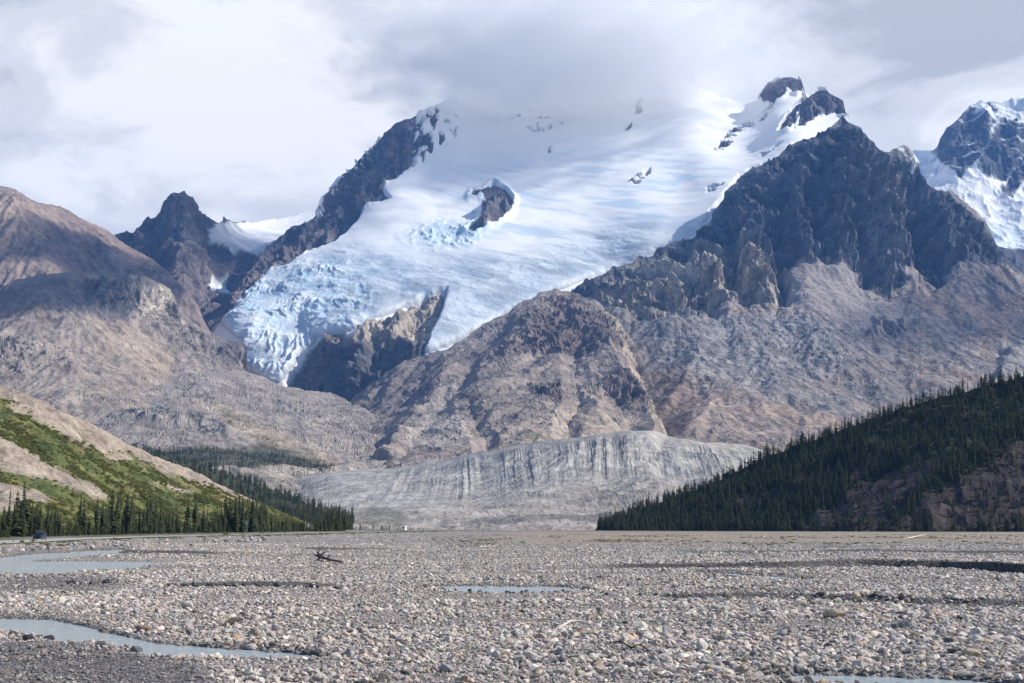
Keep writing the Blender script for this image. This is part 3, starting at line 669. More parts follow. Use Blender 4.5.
def c_dome(PX, PY, P):
    x, y, z = X3(P)
    wx, wy = warp(PX, PY, P, 110, 8)
    col = np.ones(PX.shape + (3,)) * np.array((0.275, 0.232, 0.205)); rel = np.full(PX.shape, 0.65)
    g = fbm(x / 150, y / 150, z / 100, 5, gain=0.6); col = mixc(col, (0.225, 0.19, 0.185), sm(-0.05, 0.25, g) * 0.7)
    cr = np.zeros(PX.shape)
    for pl in ([(545, 312), (575, 294), (605, 312), (628, 332), (622, 352), (590, 358), (565, 350), (530, 345), (520, 330)], [(500, 352), (545, 330), (560, 345), (520, 362), (500, 372)], [(605, 380), (630, 385), (648, 410), (655, 430), (630, 420), (610, 398)], [(530, 385), (560, 382), (565, 398), (535, 402)]):
        cr = np.maximum(cr, pmask(pl, wx, wy, 5))
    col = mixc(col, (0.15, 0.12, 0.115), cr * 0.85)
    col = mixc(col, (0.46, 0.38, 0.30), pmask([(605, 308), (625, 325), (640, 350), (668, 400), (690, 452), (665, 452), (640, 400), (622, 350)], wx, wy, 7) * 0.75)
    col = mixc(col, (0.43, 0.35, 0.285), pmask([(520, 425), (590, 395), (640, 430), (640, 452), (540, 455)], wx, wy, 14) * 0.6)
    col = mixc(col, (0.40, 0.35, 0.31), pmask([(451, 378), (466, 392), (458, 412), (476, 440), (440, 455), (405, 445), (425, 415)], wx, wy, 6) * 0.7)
    col = mixc(col, (0.17, 0.15, 0.15), pmask([(345, 402), (400, 366), (446, 350), (500, 322), (520, 330), (480, 365), (452, 376), (420, 400), (385, 412)], wx, wy, 6) * 0.6)  # left-facing slope darkened here, its shade put into the colour
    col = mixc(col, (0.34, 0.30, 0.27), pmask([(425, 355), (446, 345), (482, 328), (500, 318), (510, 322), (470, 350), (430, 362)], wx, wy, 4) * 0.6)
    col = col * (1 + 0.22 * fbm((x + 0.5 * z) / 30, y / 200, z / 200, 4)[..., None]) * (1 + 0.25 * fbm(x / 20, y / 20, z / 20, 3)[..., None])
    veg = pmask([(470, 430), (520, 433), (600, 428), (660, 445), (600, 452), (480, 450)], wx, wy, 5) * sm(0.05, 0.2, fbm(x / 90, y / 90, z / 60, 3)); col = mixc(col, (0.12, 0.12, 0.08), veg * 0.6)
    return col, rel + cr * 0.5
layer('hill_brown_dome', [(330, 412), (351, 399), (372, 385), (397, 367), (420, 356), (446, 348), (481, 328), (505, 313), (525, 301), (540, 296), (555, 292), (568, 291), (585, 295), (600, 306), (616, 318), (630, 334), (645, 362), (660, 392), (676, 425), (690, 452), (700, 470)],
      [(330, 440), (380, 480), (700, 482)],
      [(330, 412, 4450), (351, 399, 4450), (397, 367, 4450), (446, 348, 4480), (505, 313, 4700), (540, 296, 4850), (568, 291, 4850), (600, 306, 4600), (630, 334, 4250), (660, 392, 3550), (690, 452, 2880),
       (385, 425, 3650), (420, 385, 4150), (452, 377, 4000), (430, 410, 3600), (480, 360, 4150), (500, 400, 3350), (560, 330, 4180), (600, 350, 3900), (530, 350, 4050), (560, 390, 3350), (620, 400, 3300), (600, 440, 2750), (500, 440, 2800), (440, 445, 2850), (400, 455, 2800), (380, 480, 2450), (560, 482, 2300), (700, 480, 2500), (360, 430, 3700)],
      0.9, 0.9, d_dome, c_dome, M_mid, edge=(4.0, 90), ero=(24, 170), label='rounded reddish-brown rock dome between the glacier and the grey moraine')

# ---- rubble moraine and grassy bench at the left foot
def d_rub(PX, PY, P):
    x, y, z = X3(P)
    wx, wy = warp(PX, PY, P, 90, 6)
    r = 32 * fbm(x / 240, y / 240, z / 110, 5) - 8 * ridged((x * 0.6 - z) / 55, y / 110, z / 200, 4)
    b = pmask([(94, 425), (111, 411), (158, 405), (202, 415), (206, 427), (168, 424), (135, 423), (108, 426)], wx, wy, 5)
    r = r - b * 22 * ridged(x / 60, y / 100, z / 22, 3)
    b2 = pmask([(200, 426), (215, 424), (232, 432), (226, 440), (204, 438)], wx, wy, 4)
    return r - b2 * 20 * ridged(x / 40, y / 60, z / 30, 3)
def c_rub(PX, PY, P):
    x, y, z = X3(P)
    wx, wy = warp(PX, PY, P, 90, 7)
    col = np.ones(PX.shape + (3,)) * np.array((0.275, 0.242, 0.22)); rel = np.full(PX.shape, 0.7)
    col = mixc(col, (0.235, 0.205, 0.20), pmask([(150, 385), (182, 363), (246, 371), (275, 385), (300, 420), (240, 415), (190, 395)], wx, wy, 10) * 0.6)
    band = np.maximum(pmask([(94, 426), (111, 411), (158, 404), (202, 415), (208, 428), (168, 424), (135, 423), (108, 427)], wx, wy, 3), pmask([(200, 426), (215, 423), (232, 432), (228, 440), (204, 439)], wx, wy, 3))
    col = mixc(col, (0.13, 0.135, 0.15), band * 0.8 * sm(-0.3, 0.1, fbm(x / 60, y / 60, z / 10, 3)))
    col = mixc(col, (0.21, 0.19, 0.185), pmask([(94, 426), (120, 420), (200, 428), (260, 440), (200, 450), (120, 446)], wx, wy, 8) * 0.5)
    col = mixc(col, (0.36, 0.29, 0.22), pmask([(215, 405), (250, 420), (310, 445), (340, 462), (325, 468), (270, 450), (225, 425)], wx, wy, 6) * 0.6)
    veg = np.maximum(pmask([(212, 404), (224, 408), (255, 424), (250, 430), (230, 420)], wx, wy, 4), pmask([(255, 436), (300, 447), (325, 462), (290, 462), (250, 448)], wx, wy, 6)) * sm(-0.1, 0.2, fbm(x / 50, y / 50, z / 40, 3))
    col = mixc(col, (0.15, 0.14, 0.075), veg * 0.75)
    col = mixc(col, (0.40, 0.345, 0.295), pmask([(240, 470), (330, 468), (385, 466), (400, 471), (330, 474), (240, 476)], wx, wy, 2) * 0.8)
    fb = pmask([(140, 446), (200, 448), (240, 449), (270, 450), (300, 456), (335, 464), (330, 469), (240, 469), (150, 466)], wx, wy, 3); col = mixc(col, (0.05, 0.06, 0.04), fb * 0.85)
    gul = pmask([(290, 420), (298, 418), (305, 440), (312, 455), (302, 450)], wx, wy, 4); col = mixc(col, (0.17, 0.155, 0.155), gul * 0.6)
    col = col * (1 + 0.25 * fbm((x - 0.8 * z) / 24, y / 120, z / 200, 4)[..., None]) * (1 + 0.25 * fbm(x / 16, y / 16, z / 16, 3)[..., None])
    return col, rel
LAY_RUB = layer('moraine_rubble', [(-60, 440), (0, 432), (60, 414), (100, 402), (130, 392), (150, 385), (168, 380), (176, 368), (183, 364), (197, 367), (246, 372), (262, 377), (277, 385), (305, 391), (330, 393), (347, 400), (368, 411), (386, 430), (392, 450), (400, 468)],
      [(-60, 500), (240, 505), (400, 510)],
      [(-60, 440, 2900), (0, 432, 2900), (60, 414, 3000), (110, 400, 3200), (150, 385, 3600), (183, 364, 4150), (246, 372, 4350), (277, 385, 4450), (305, 391, 4450), (347, 400, 4350), (368, 411, 4000), (386, 430, 3600), (400, 468, 2600), (200, 395, 3450), (260, 410, 3500), (320, 425, 3400), (150, 412, 2980), (200, 430, 2780), (100, 440, 2500), (270, 445, 2700), (340, 455, 2700), (200, 460, 2250), (320, 468, 2300), (0, 480, 2100), (300, 505, 1700), (400, 510, 1700), (100, 500, 1800)],
      0.9, 0.9, d_rub, c_rub, M_mid, edge=(1.2, 40), ero=(27, 130), label='hummocky brown rubble moraine below the glacier tongue', cat='moraine')

# ---- pale grey lateral moraine with gullied face
def mor_face(PX, PY):
    tp = np.interp(PX, *zip(*MOR_TOP)); return (PY - tp)
MOR_TOP = [(225, 500), (262, 486), (290, 478), (300, 474), (340, 470), (400, 466), (440, 460), (480, 452), (520, 444), (560, 438), (600, 433), (640, 431), (662, 432), (680, 438), (705, 442), (740, 443), (780, 452), (840, 462)]
def d_mor(PX, PY, P):
    x, y, z = X3(P)
    h = mor_face(PX, PY)
    face = sm(0, 3, h) * sm(62, 40, h + 6 * fbm(x / 60, y / 60, z * 0, 3)) * sm(330, 430, PX)
    xx = x + 0.5 * z * sm(640, 420, PX) - 0.25 * z + 2.5 * fbm(x / 40, y / 40, z / 60, 3)
    wid = sm(-0.2, 0.3, fbm(x / 60, y * 0 + 1.1, z * 0, 2))
    g = 1 - (1 - ridged(xx / 15, y * 0 + 2.2, z / 300, 4, gain=0.65)) ** 2
    r = -face * (1.5 + 4.0 * wid) * g * sm(0, 9, h) * sm(58, 26, h + 14 * fbm(x / 22, y * 0, z * 0 + 4, 2)) + 16 * fbm(x / 130, y / 130, z / 60, 4)
    # the slumped bay near the right end
    bay = np.clip(1 - pldist([(668, 434), (655, 452), (662, 470), (690, 486)], PX, PY) / 15, 0, 1)
    r = r + 9 * bay
    ap = sm(40, 60, h); r = r - ap * (5 * ridged(x / 50, y / 50, z / 20, 4))
    return r
def c_mor(PX, PY, P):
    x, y, z = X3(P)
    h = mor_face(PX, PY)
    col = np.ones(PX.shape + (3,)) * np.array((0.37, 0.352, 0.338)); rel = np.full(PX.shape, 0.7)
    face = sm(2, 6, h) * sm(60, 40, h) * sm(330, 430, PX)
    xx = x + 0.5 * z * sm(640, 420, PX) - 0.25 * z + 2.5 * fbm(x / 40, y / 40, z / 60, 3)
    g = ridged(xx / 15, y * 0 + 2.2, z / 300, 4, gain=0.65)
    col = mixc(col, (0.235, 0.225, 0.225), face * sm(0.5, 0.15, g) * 0.12)
    col = mixc(col, (0.40, 0.375, 0.35), face * sm(0.45, 0.8, g) * 0.12)
    col = col * (1 + 0.2 * fbm(x / 40, y / 40, z / 15, 4)[..., None])
    top = sm(7, 2, h) * sm(470, 500, PX); col = mixc(col, (0.36, 0.33, 0.305), top * 0.6)
    low = sm(38, 62, h); col = mixc(col, (0.31, 0.275, 0.25), low * 0.6)
    bs = sm(0.02, 0.25, fbm(x / 60, y / 160, z / 6, 4)) * low; col = mixc(col, (0.20, 0.185, 0.185), bs * 0.6)
    dk = pmask([(462, 521), (500, 517), (560, 514), (590, 510), (612, 514), (615, 523), (560, 522), (500, 526)], PX + 6 * fbm(x / 40, y / 40, z / 10, 3), PY, 2); col = mixc(col, (0.13, 0.125, 0.13), dk * 0.7)
    veg = pmask([(352, 516), (372, 508), (392, 511), (408, 520), (396, 527), (352, 527)], PX, PY, 3); col = mixc(col, (0.155, 0.15, 0.125), veg * 0.8)
    return col, rel
layer('moraine_lateral', MOR_TOP, [(225, 536), (840, 536)],
      [(225, 500, 2100), (290, 478, 2250), (300, 474, 2200), (340, 470, 2100), (400, 466, 2000), (480, 452, 1850), (560, 438, 1750), (640, 431, 1700), (705, 442, 1700), (780, 452, 1700), (840, 462, 1700),
       (300, 500, 1650), (400, 495, 1600), (480, 480, 1660), (560, 475, 1560), (640, 475, 1500), (720, 470, 1520), (800, 475, 1530), (480, 500, 1450), (600, 500, 1380), (700, 495, 1390), (800, 500, 1400), (300, 520, 1330), (480, 518, 1260), (620, 516, 1240), (800, 518, 1250), (225, 529, 1200), (480, 529, 1060), (640, 529, 1060), (840, 529, 1080)],
      0.8, 0.8, d_mor, c_mor, M_mor, edge=(0.9, 40), mots=0.45, warm=0.2, hfk=0.3, ero=(6.5, 40), label='long pale grey moraine ridge with gullied face across the valley floor', cat='moraine')
# ------------------------------------------------------------------ near slopes
def on_layer(l, px, py):
    xs = l['PX'][0]; j = np.clip(np.searchsorted(xs, px), 0, len(xs) - 1)
    R = l['PX'].shape[0]; t = l['PY'][0, j]; b = l['PY'][-1, j]
    i = np.clip(np.round((py - t) / (b - t) * (R - 1)).astype(int), 0, R - 1)
    return l['P'][i, j]

# ---- green slope on the left
GREEN_OUT = [[(-60, 372), (0, 395), (18, 404), (34, 420), (67, 437), (101, 454), (125, 455), (141, 459), (162, 470), (200, 482), (250, 503), (300, 522), (300, 540), (-60, 540)]]
SCREE_IN = [[(-60, 412), (0, 439), (34, 454), (67, 477), (101, 495), (106, 504), (77, 500), (34, 481), (0, 470), (-60, 446)],
            [(-60, 468), (0, 486), (30, 494), (56, 505), (40, 512), (0, 515), (-60, 515)],
            [(45, 416), (52, 418), (78, 440), (72, 442)], [(3, 404), (14, 402), (28, 412), (22, 416)], [(150, 487), (160, 487), (192, 494), (188, 497), (166, 492)], [(150, 466), (185, 472), (190, 478), (170, 476)], [(108, 456), (122, 456), (130, 462), (116, 462)]]
def slope_green(px, py, x, y, z):
    wx = px + 5 * fbm(x / 14, y / 14, z / 14, 4, gain=0.6); wy = py + 4 * fbm(x / 14 + 9, y / 14, z / 14, 4, gain=0.6)
    g = pmask(GREEN_OUT[0], wx, wy, 3.0)
    for q in SCREE_IN: g = g * (1 - pmask(q, wx, wy, 2.0))
    edge = sm(0.12, 0.3, fbm(x / 9, y / 9, z / 9, 3)) * pmask([(60, 425), (110, 445), (200, 478), (280, 512), (250, 510), (150, 475), (60, 440)], px, py, 8)
    return np.clip(g - 0.8 * edge, 0, 1)
def d_slopeL(PX, PY, P):
    x, y, z = X3(P)
    return 7 * fbm(x / 60, y / 60, z / 40, 4) - 3.5 * ridged((x + z) / 16, y / 30, z / 60, 3) + 2.0 * fbm(x / 6, y / 6, z / 6, 3)
def c_slopeL(PX, PY, P):
    x, y, z = X3(P)
    g = slope_green(PX, PY, x, y, z)
    col = np.ones(PX.shape + (3,)) * np.array((0.30, 0.25, 0.215))
    col = col * (1 + 0.22 * fbm((x + z) / 8, y / 30, z / 60, 4)[..., None])
    gc = np.ones(PX.shape + (3,)) * np.array((0.118, 0.13, 0.047))
    n = fbm(x / 18, y / 18, z / 12, 5, gain=0.62)
    gc = mixc(gc, (0.175, 0.165, 0.065), sm(0.0, 0.25, n)); gc = mixc(gc, (0.06, 0.082, 0.032), sm(0.0, 0.25, -n))
    gc = mixc(gc, (0.20, 0.15, 0.085), sm(0.15, 0.3, fbm(x / 11 + 4, y / 11, z / 8, 4)) * 0.7)
    col = col + (gc - col) * g[..., None]
    return col, np.full(PX.shape, 0.8)
slopeL = layer('hill_green_slope', [(-140, 322), (-60, 356), (0, 383), (20, 392), (60, 411), (100, 430), (130, 446), (160, 459), (190, 471), (220, 485), (250, 499), (275, 511), (300, 522), (330, 533)],
      [(-140, 547), (0, 543), (330, 538)],
      [(-140, 322, 600), (0, 383, 590), (60, 411, 600), (100, 430, 620), (160, 459, 660), (220, 485, 700), (275, 511, 740), (330, 533, 760), (-140, 541, 340), (0, 537, 360), (100, 535, 430), (200, 534, 520), (280, 534, 620), (0, 460, 480), (100, 490, 530), (200, 510, 610), (-140, 430, 470)],
      0.8, 0.8, d_slopeL, c_slopeL, M_slope, mots=0.12, hfk=0.6, ero=(1.8, 26), edge=(1.2, 8), back=(14, 0.6, 6), label='valley slope of bright green scrub and tan scree strips above the road', cat='hillside')

# ---- forested slope behind it
def d_forL(PX, PY, P): x, y, z = X3(P); return 18 * fbm(x / 120, y / 120, z / 60, 3)
def c_forL(PX, PY, P):
    x, y, z = X3(P); c = np.ones(PX.shape + (3,)) * np.array((0.05, 0.06, 0.035)); return c * (1 + 0.3 * fbm(x / 20, y / 20, z / 20, 3)[..., None]), np.full(PX.shape, 0.6)
forL = layer('hill_forest_slope', [(60, 425), (100, 442), (130, 450), (165, 456), (202, 464), (252, 480), (300, 501), (337, 517), (355, 528)], [(60, 537), (355, 535)],
      [(60, 425, 1750), (130, 452, 1700), (200, 472, 1650), (270, 496, 1500), (330, 518, 1300), (355, 528, 1200), (60, 533, 900), (200, 533, 900), (355, 531, 1000), (150, 495, 1250), (250, 515, 1150)],
      1.5, 1.5, d_forL, c_forL, M_slope, mots=0.3, edge=(1, 30), back=(20, 0.8, 6), label='dark spruce covered slope behind the green hillside', cat='hillside')

# ---- dark forested hill at the right
BARE = [[(796, 530), (812, 518), (838, 500), (866, 482), (884, 472), (905, 470), (938, 466), (936, 478), (920, 494), (905, 512), (898, 530)],
        [(900, 530), (912, 520), (935, 503), (960, 488), (985, 476), (1010, 462), (1030, 450), (1200, 380), (1200, 530)],
        [(735, 503), (760, 494), (778, 490), (770, 502), (748, 514)], [(846, 477), (860, 470), (868, 474), (852, 486)]]
def hillR_bare(px, py, x, y, z):
    wx = px + 5 * fbm(x / 14, y / 14, z / 14, 4); wy = py + 4 * fbm(x / 14 + 9, y / 14, z / 14, 4)
    b = np.zeros(px.shape)
    for q in BARE: b = np.maximum(b, pmask(q, wx, wy, 2))
    return b
def d_hillR(PX, PY, P):
    x, y, z = X3(P)
    r = 14 * fbm(x / 70, y / 70, z / 50, 4) - 5 * ridged((x - 0.8 * z) / 18, y / 40, z / 60, 3)
    r = r - 9 * np.clip(1 - pldist([(925, 505), (940, 494), (980, 470), (1040, 432), (1200, 350)], PX, PY) / 22, 0, 1)
    return r
def c_hillR(PX, PY, P):
    x, y, z = X3(P)
    b = hillR_bare(PX, PY, x, y, z)
    col = np.ones(PX.shape + (3,)) * np.array((0.045, 0.05, 0.032))
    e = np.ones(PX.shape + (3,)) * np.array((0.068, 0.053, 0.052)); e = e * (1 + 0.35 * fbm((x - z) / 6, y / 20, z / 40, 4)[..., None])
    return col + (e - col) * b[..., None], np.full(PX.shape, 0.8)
hillR = layer('hill_dark_forest', [(596, 529), (610, 526), (625, 517), (640, 508), (670, 498), (700, 488), (760, 461), (800, 444), (850, 428), (900, 411), (950, 397), (1024, 377), (1100, 352), (1240, 300)],
      [(596, 537), (1240, 540)],
      [(596, 529, 1060), (640, 508, 1055), (700, 488, 1040), (800, 444, 1020), (900, 411, 1000), (1024, 377, 990), (1240, 300, 1000), (596, 531, 1000), (640, 531, 960), (700, 531, 920), (800, 531, 860), (900, 531, 810), (1024, 531, 780), (1240, 531, 760), (800, 490, 930), (950, 450, 900), (1100, 430, 880)],
      1.0, 1.0, d_hillR, c_hillR, M_slope, mots=0.2, ero=(4, 42), edge=(1, 20), back=(22, 0.6, 6), label='steep shaded hill dark with spruce above bare eroded banks', cat='hillside')

# ------------------------------------------------------------------ valley floor
ROADC = [(-190, 549.5), (-60, 544.8), (0, 542.2), (35, 540.2), (84, 538.3), (140, 536.6), (215, 534.9), (280, 533.6), (340, 532.2), (405, 531.0), (440, 530.4)]
ROAD_Z = 0.95
_rx, _ry = ground_pt(np.array([p[0] for p in ROADC], float), np.array([p[1] for p in ROADC], float), ROAD_Z)
def smooth_line(x, y, n):
    t = np.r_[0, np.cumsum(np.hypot(np.diff(x), np.diff(y)))]; tt = np.linspace(0, t[-1], n)
    k = np.exp(-np.linspace(-2, 2, 25) ** 2); k /= k.sum()
    out = []
    for a in (x, y):
        v = np.interp(tt, t, a); vp = np.r_[v[0] - (v[1] - v[0]) * np.arange(12, 0, -1), v, v[-1] + (v[-1] - v[-2]) * np.arange(1, 13)]
        out.append(np.convolve(vp, k, 'valid'))
    return out
RX, RY = smooth_line(_rx, _ry, 140)
ROAD_W = 9.5
WATER = {
 'lagoon': [(-60, 561), (0, 557), (33, 553.2), (75, 551.2), (120, 548.8), (127, 550.5), (112, 553), (80, 555.5), (50, 558), (33, 560.2), (108, 560.8), (128, 560.3), (150, 561), (166, 563), (140, 567), (125, 568), (78, 568.5), (70, 571.3), (30, 572), (0, 571.5), (-60, 573)],
 'stream': [(-60, 613), (0, 616.5), (33, 617), (60, 619), (80, 623), (100, 628), (123, 633), (140, 637), (159, 641), (195, 643), (232, 645.5), (285, 649), (332, 653.5), (319, 656.5), (270, 657.5), (232, 657.5), (190, 659), (149, 657), (139, 650), (125, 645), (110, 642), (85, 643), (66, 643), (46, 636), (20, 630), (0, 627), (-60, 626)],
 'pool': [(418, 586.8), (440, 585), (500, 584.6), (560, 585), (582, 587), (578, 589), (556, 591), (520, 591.5), (473, 590.5), (440, 588.6)],
 'rill': [(756, 671), (821, 671), (870, 672), (915, 673.5), (965, 676), (1010, 680), (1050, 688), (1040, 697), (960, 694), (920, 688), (881, 685), (814, 683), (770, 678)],
 'trickle': [(690, 589.5), (740, 590.5), (800, 592), (850, 594), (846, 596), (800, 595), (740, 593), (700, 591.5)],
 'wet': [(690, 571), (740, 573), (800, 577), (812, 579.5), (780, 579), (720, 575)],
 'far': [(812, 548.5), (835, 548), (850, 549), (830, 550)],
}
WZ = -0.10
def bank_step(px, py, line, h, w, far):
    ly = np.interp(px, *zip(*line)); s = py - ly
    up = sm(w, -w, s) * np.exp(-np.clip(-s, 0, None) / far)
    hh = np.interp(px, *zip(*h))
    return hh * up
BANKS = [([(400, 566), (600, 566.5), (640, 567), (700, 567.5), (780, 568), (860, 566.5), (940, 568), (1000, 572), (1100, 577)], [(560, 0), (620, 0.14), (700, 0.28), (860, 0.46), (1024, 0.62), (1200, 0.62)], 0.10, 18),
         ([(660, 597), (760, 598), (850, 601), (960, 604), (1100, 606)], [(650, 0), (690, 0.22), (900, 0.26), (1024, 0.2), (1100, 0.2)], 0.5, 12),
         ([(150, 587), (250, 586), (320, 587), (400, 589)], [(150, 0), (190, 0.16), (300, 0.2), (380, 0)], 0.5, 10),
         ([(420, 591.5), (470, 592.4), (560, 592.5), (640, 595)], [(410, 0), (440, 0.0), (560, 0.0), (640, 0)], 0.5, 8),
         ([(100, 552.6), (125, 552.4), (200, 553.5), (260, 554)], [(105, 0), (125, 0.3), (190, 0.25), (240, 0)], 0.3, 8),
         ([(300, 549), (340, 549.5), (420, 550)], [(290, 0), (320, 0.2), (380, 0.15), (430, 0)], 0.2, 6),
         ([(640, 553), (760, 554), (860, 553.5), (1024, 556)], [(640, 0), (700, 0.12), (900, 0.2), (1024, 0.25)], 0.25, 6)]
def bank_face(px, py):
    # shade of the old channels' cut faces, painted into the earth colour
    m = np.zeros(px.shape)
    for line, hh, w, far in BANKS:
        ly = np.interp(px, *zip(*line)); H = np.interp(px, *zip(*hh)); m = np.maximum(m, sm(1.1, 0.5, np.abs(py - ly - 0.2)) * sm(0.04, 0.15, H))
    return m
def water_sd(px, py, X, Y):
    s = np.full(px.shape, -1e3)
    wx = px + 5.0 * fbm(X / 3.0, Y / 4.0, 0.5, 3); wy = py + 1.3 * fbm(X / 3.0 + 7, Y / 4.0, 0.5, 3)
    for q in WATER.values():
        q = np.array(q)
        if len(px) == 0: break
        bb = (px > q[:, 0].min() - 30) & (px < q[:, 0].max() + 30) & (py > q[:, 1].min() - 12) & (py < q[:, 1].max() + 12)
        if bb.any():
            qs = q * np.array([0.25, 1.0])
            s[bb] = np.maximum(s[bb], sdist(qs, wx[bb] * 0.25, wy[bb]))
    return s
def road_dist(X, Y):
    best = np.full(X.shape, 1e9); side = np.zeros(X.shape)
    near = Y > 120
    Xn, Yn = X[near], Y[near]
    b = np.full(Xn.shape, 1e9); sd = np.zeros(Xn.shape)
    for i in range(0, len(RX) - 4, 4):
        ax, ay, bx, by = RX[i], RY[i], RX[i + 4], RY[i + 4]; dx, dy = bx - ax, by - ay; L = dx * dx + dy * dy
        t = np.clip(((Xn - ax) * dx + (Yn - ay) * dy) / L, 0, 1)
        d = np.hypot(Xn - ax - t * dx, Yn - ay - t * dy); c = dx * (Yn - ay) - dy * (Xn - ax)
        m = d < b; b = np.where(m, d, b); sd = np.where(m, np.sign(c), sd)
    best[near] = b; side[near] = sd
    return best, side      # side > 0: left of the road (uphill, away from the river)
def ground_h(X, Y):
    px, py = proj(X, Y, np.zeros_like(X))
    fade = sm(700, 250, Y)
    h = 0.05 * fbm(X / 2.5, Y / 2.5, 0.3, 3) + 0.12 * fbm(X / 14, Y / 22, 1.3, 4) * (0.4 + 0.6 * fade) + 0.16 * fbm(X / 34, Y / 8, 5.3, 3) * fade
    h = h + 0.05 * fbm(X / 0.7, Y / 0.7, 2.7, 2) * sm(80, 40, Y)
    for line, hh, w, far in BANKS: h = h + bank_step(px, py, line, hh, w, far)
    s = water_sd(px, py, X, Y)
    wob = 0.5 * fbm(X / 1.6, Y / 2.4, 4.4, 3)
    k = sm(-1.6, 0.8, s + wob)
    h = h * (1 - k) + (-0.21 + 0.10 * fbm(X / 1.2, Y / 3.0, 6.1, 3) * 1.6) * k
    mound = pmask([(-80, 640), (20, 643), (60, 646), (130, 652), (150, 662), (230, 664), (230, 700), (-80, 700)], px, py, 6); h = h + 0.10 * mound + 0.06 * mound * fbm(X / 1.5, Y / 1.5, 8.8, 3)
    d, side = road_dist(X, Y)
    dd = np.where(side > 0, -d, d)     # positive on the river side
    emb = np.where(dd > 0, sm(15, 5.6, dd), 1.0) * np.where(Y > 120, 1, 0)
    h = h * (1 - emb) + emb * (ROAD_Z - 0.10 + 0.05 * fbm(X / 5, Y / 5, 0.2, 3))
    beyond = sm(900, 1100, Y); h = h * (1 - beyond) + beyond * (0.15)
    return h, s, px, py, dd
def build_ground():
    us = np.r_[np.linspace(-3.0, -0.46, 30)[:-1], np.linspace(-0.46, 0.46, 800), np.linspace(0.46, 3.0, 30)[1:]]
    pys = [760.0]
    while pys[-1] > 529.2:
        p = pys[-1]; st = 0.8
        for lo, hi, q in ((565, 577, 0.12), (595, 607, 0.22), (584, 592, 0.25), (549.5, 556, 0.2)):
            if lo < p < hi: st = q
        if p < 560: st = min(st, 0.4)
        pys.append(p - st)
    Yr = np.r_[3.0, 8.0, 14.0, F * HC / (np.array(pys) - HOR), 1700, 2200, 3000, 4500, 7000, 13800]
    Yr = np.unique(Yr)
    U, Y = np.meshgrid(us, Yr); X = U * Y
    h, s, px, py, dd = ground_h(X, Y)
    col = np.ones(X.shape + (3,)) * np.array((0.27, 0.25, 0.238))
    col = col * (1 + 0.2 * fbm(X / 7, Y / 14, 3.1, 4)[..., None])
    veg = sm(546, 541, py + 2.2 * fbm(X / 40, Y / 160, 0, 3)) * sm(420, 560, px + 120 * fbm(X / 90, Y / 300, 5, 2))
    col = mixc(col, (0.335, 0.275, 0.215), veg * 0.8)
    gr = sm(0.10, 0.24, fbm(X / 16, Y / 70, 9.1, 4)) * sm(546.5, 543, py) * sm(531, 536, py) * sm(420, 480, px)
    col = mixc(col, (0.14, 0.13, 0.07), gr * 0.75)
    side = sm(-2, -9, dd) * sm(950, 800, Y); col = mixc(col, (0.115, 0.125, 0.055), side * (Y > 130) * 0.9 * sm(-0.35, 0.0, fbm(X / 12, Y / 30, 1.1, 3)))
    sh = sm(14.5, 9, dd) * sm(3, 5.5, dd) * (Y > 130); col = mixc(col, (0.30, 0.265, 0.22), sh * 0.7)
    dark = pmask([(-80, 575), (60, 574), (110, 577), (135, 584), (90, 592), (-80, 592)], px, py, 4) + pmask([(-80, 640), (60, 646), (130, 654), (190, 668), (230, 700), (-80, 700)], px, py, 8)
    col = mixc(col, (0.115, 0.11, 0.118), np.clip(dark, 0, 1) * 0.75)
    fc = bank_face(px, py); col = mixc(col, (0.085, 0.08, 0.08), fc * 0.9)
    wet = sm(-2.2, 0.2, s); col = mixc(col, (0.16, 0.155, 0.155), wet * 0.7)
    P = np.stack([X, Y, h], -1)
    o = grid_mesh('ground', P, M_ground, {'albedo': col, 'relief': np.ones(X.shape)})
    tag(o, 'flat stony river plain stretching to the foot of the mountains', 'ground', kind='structure')

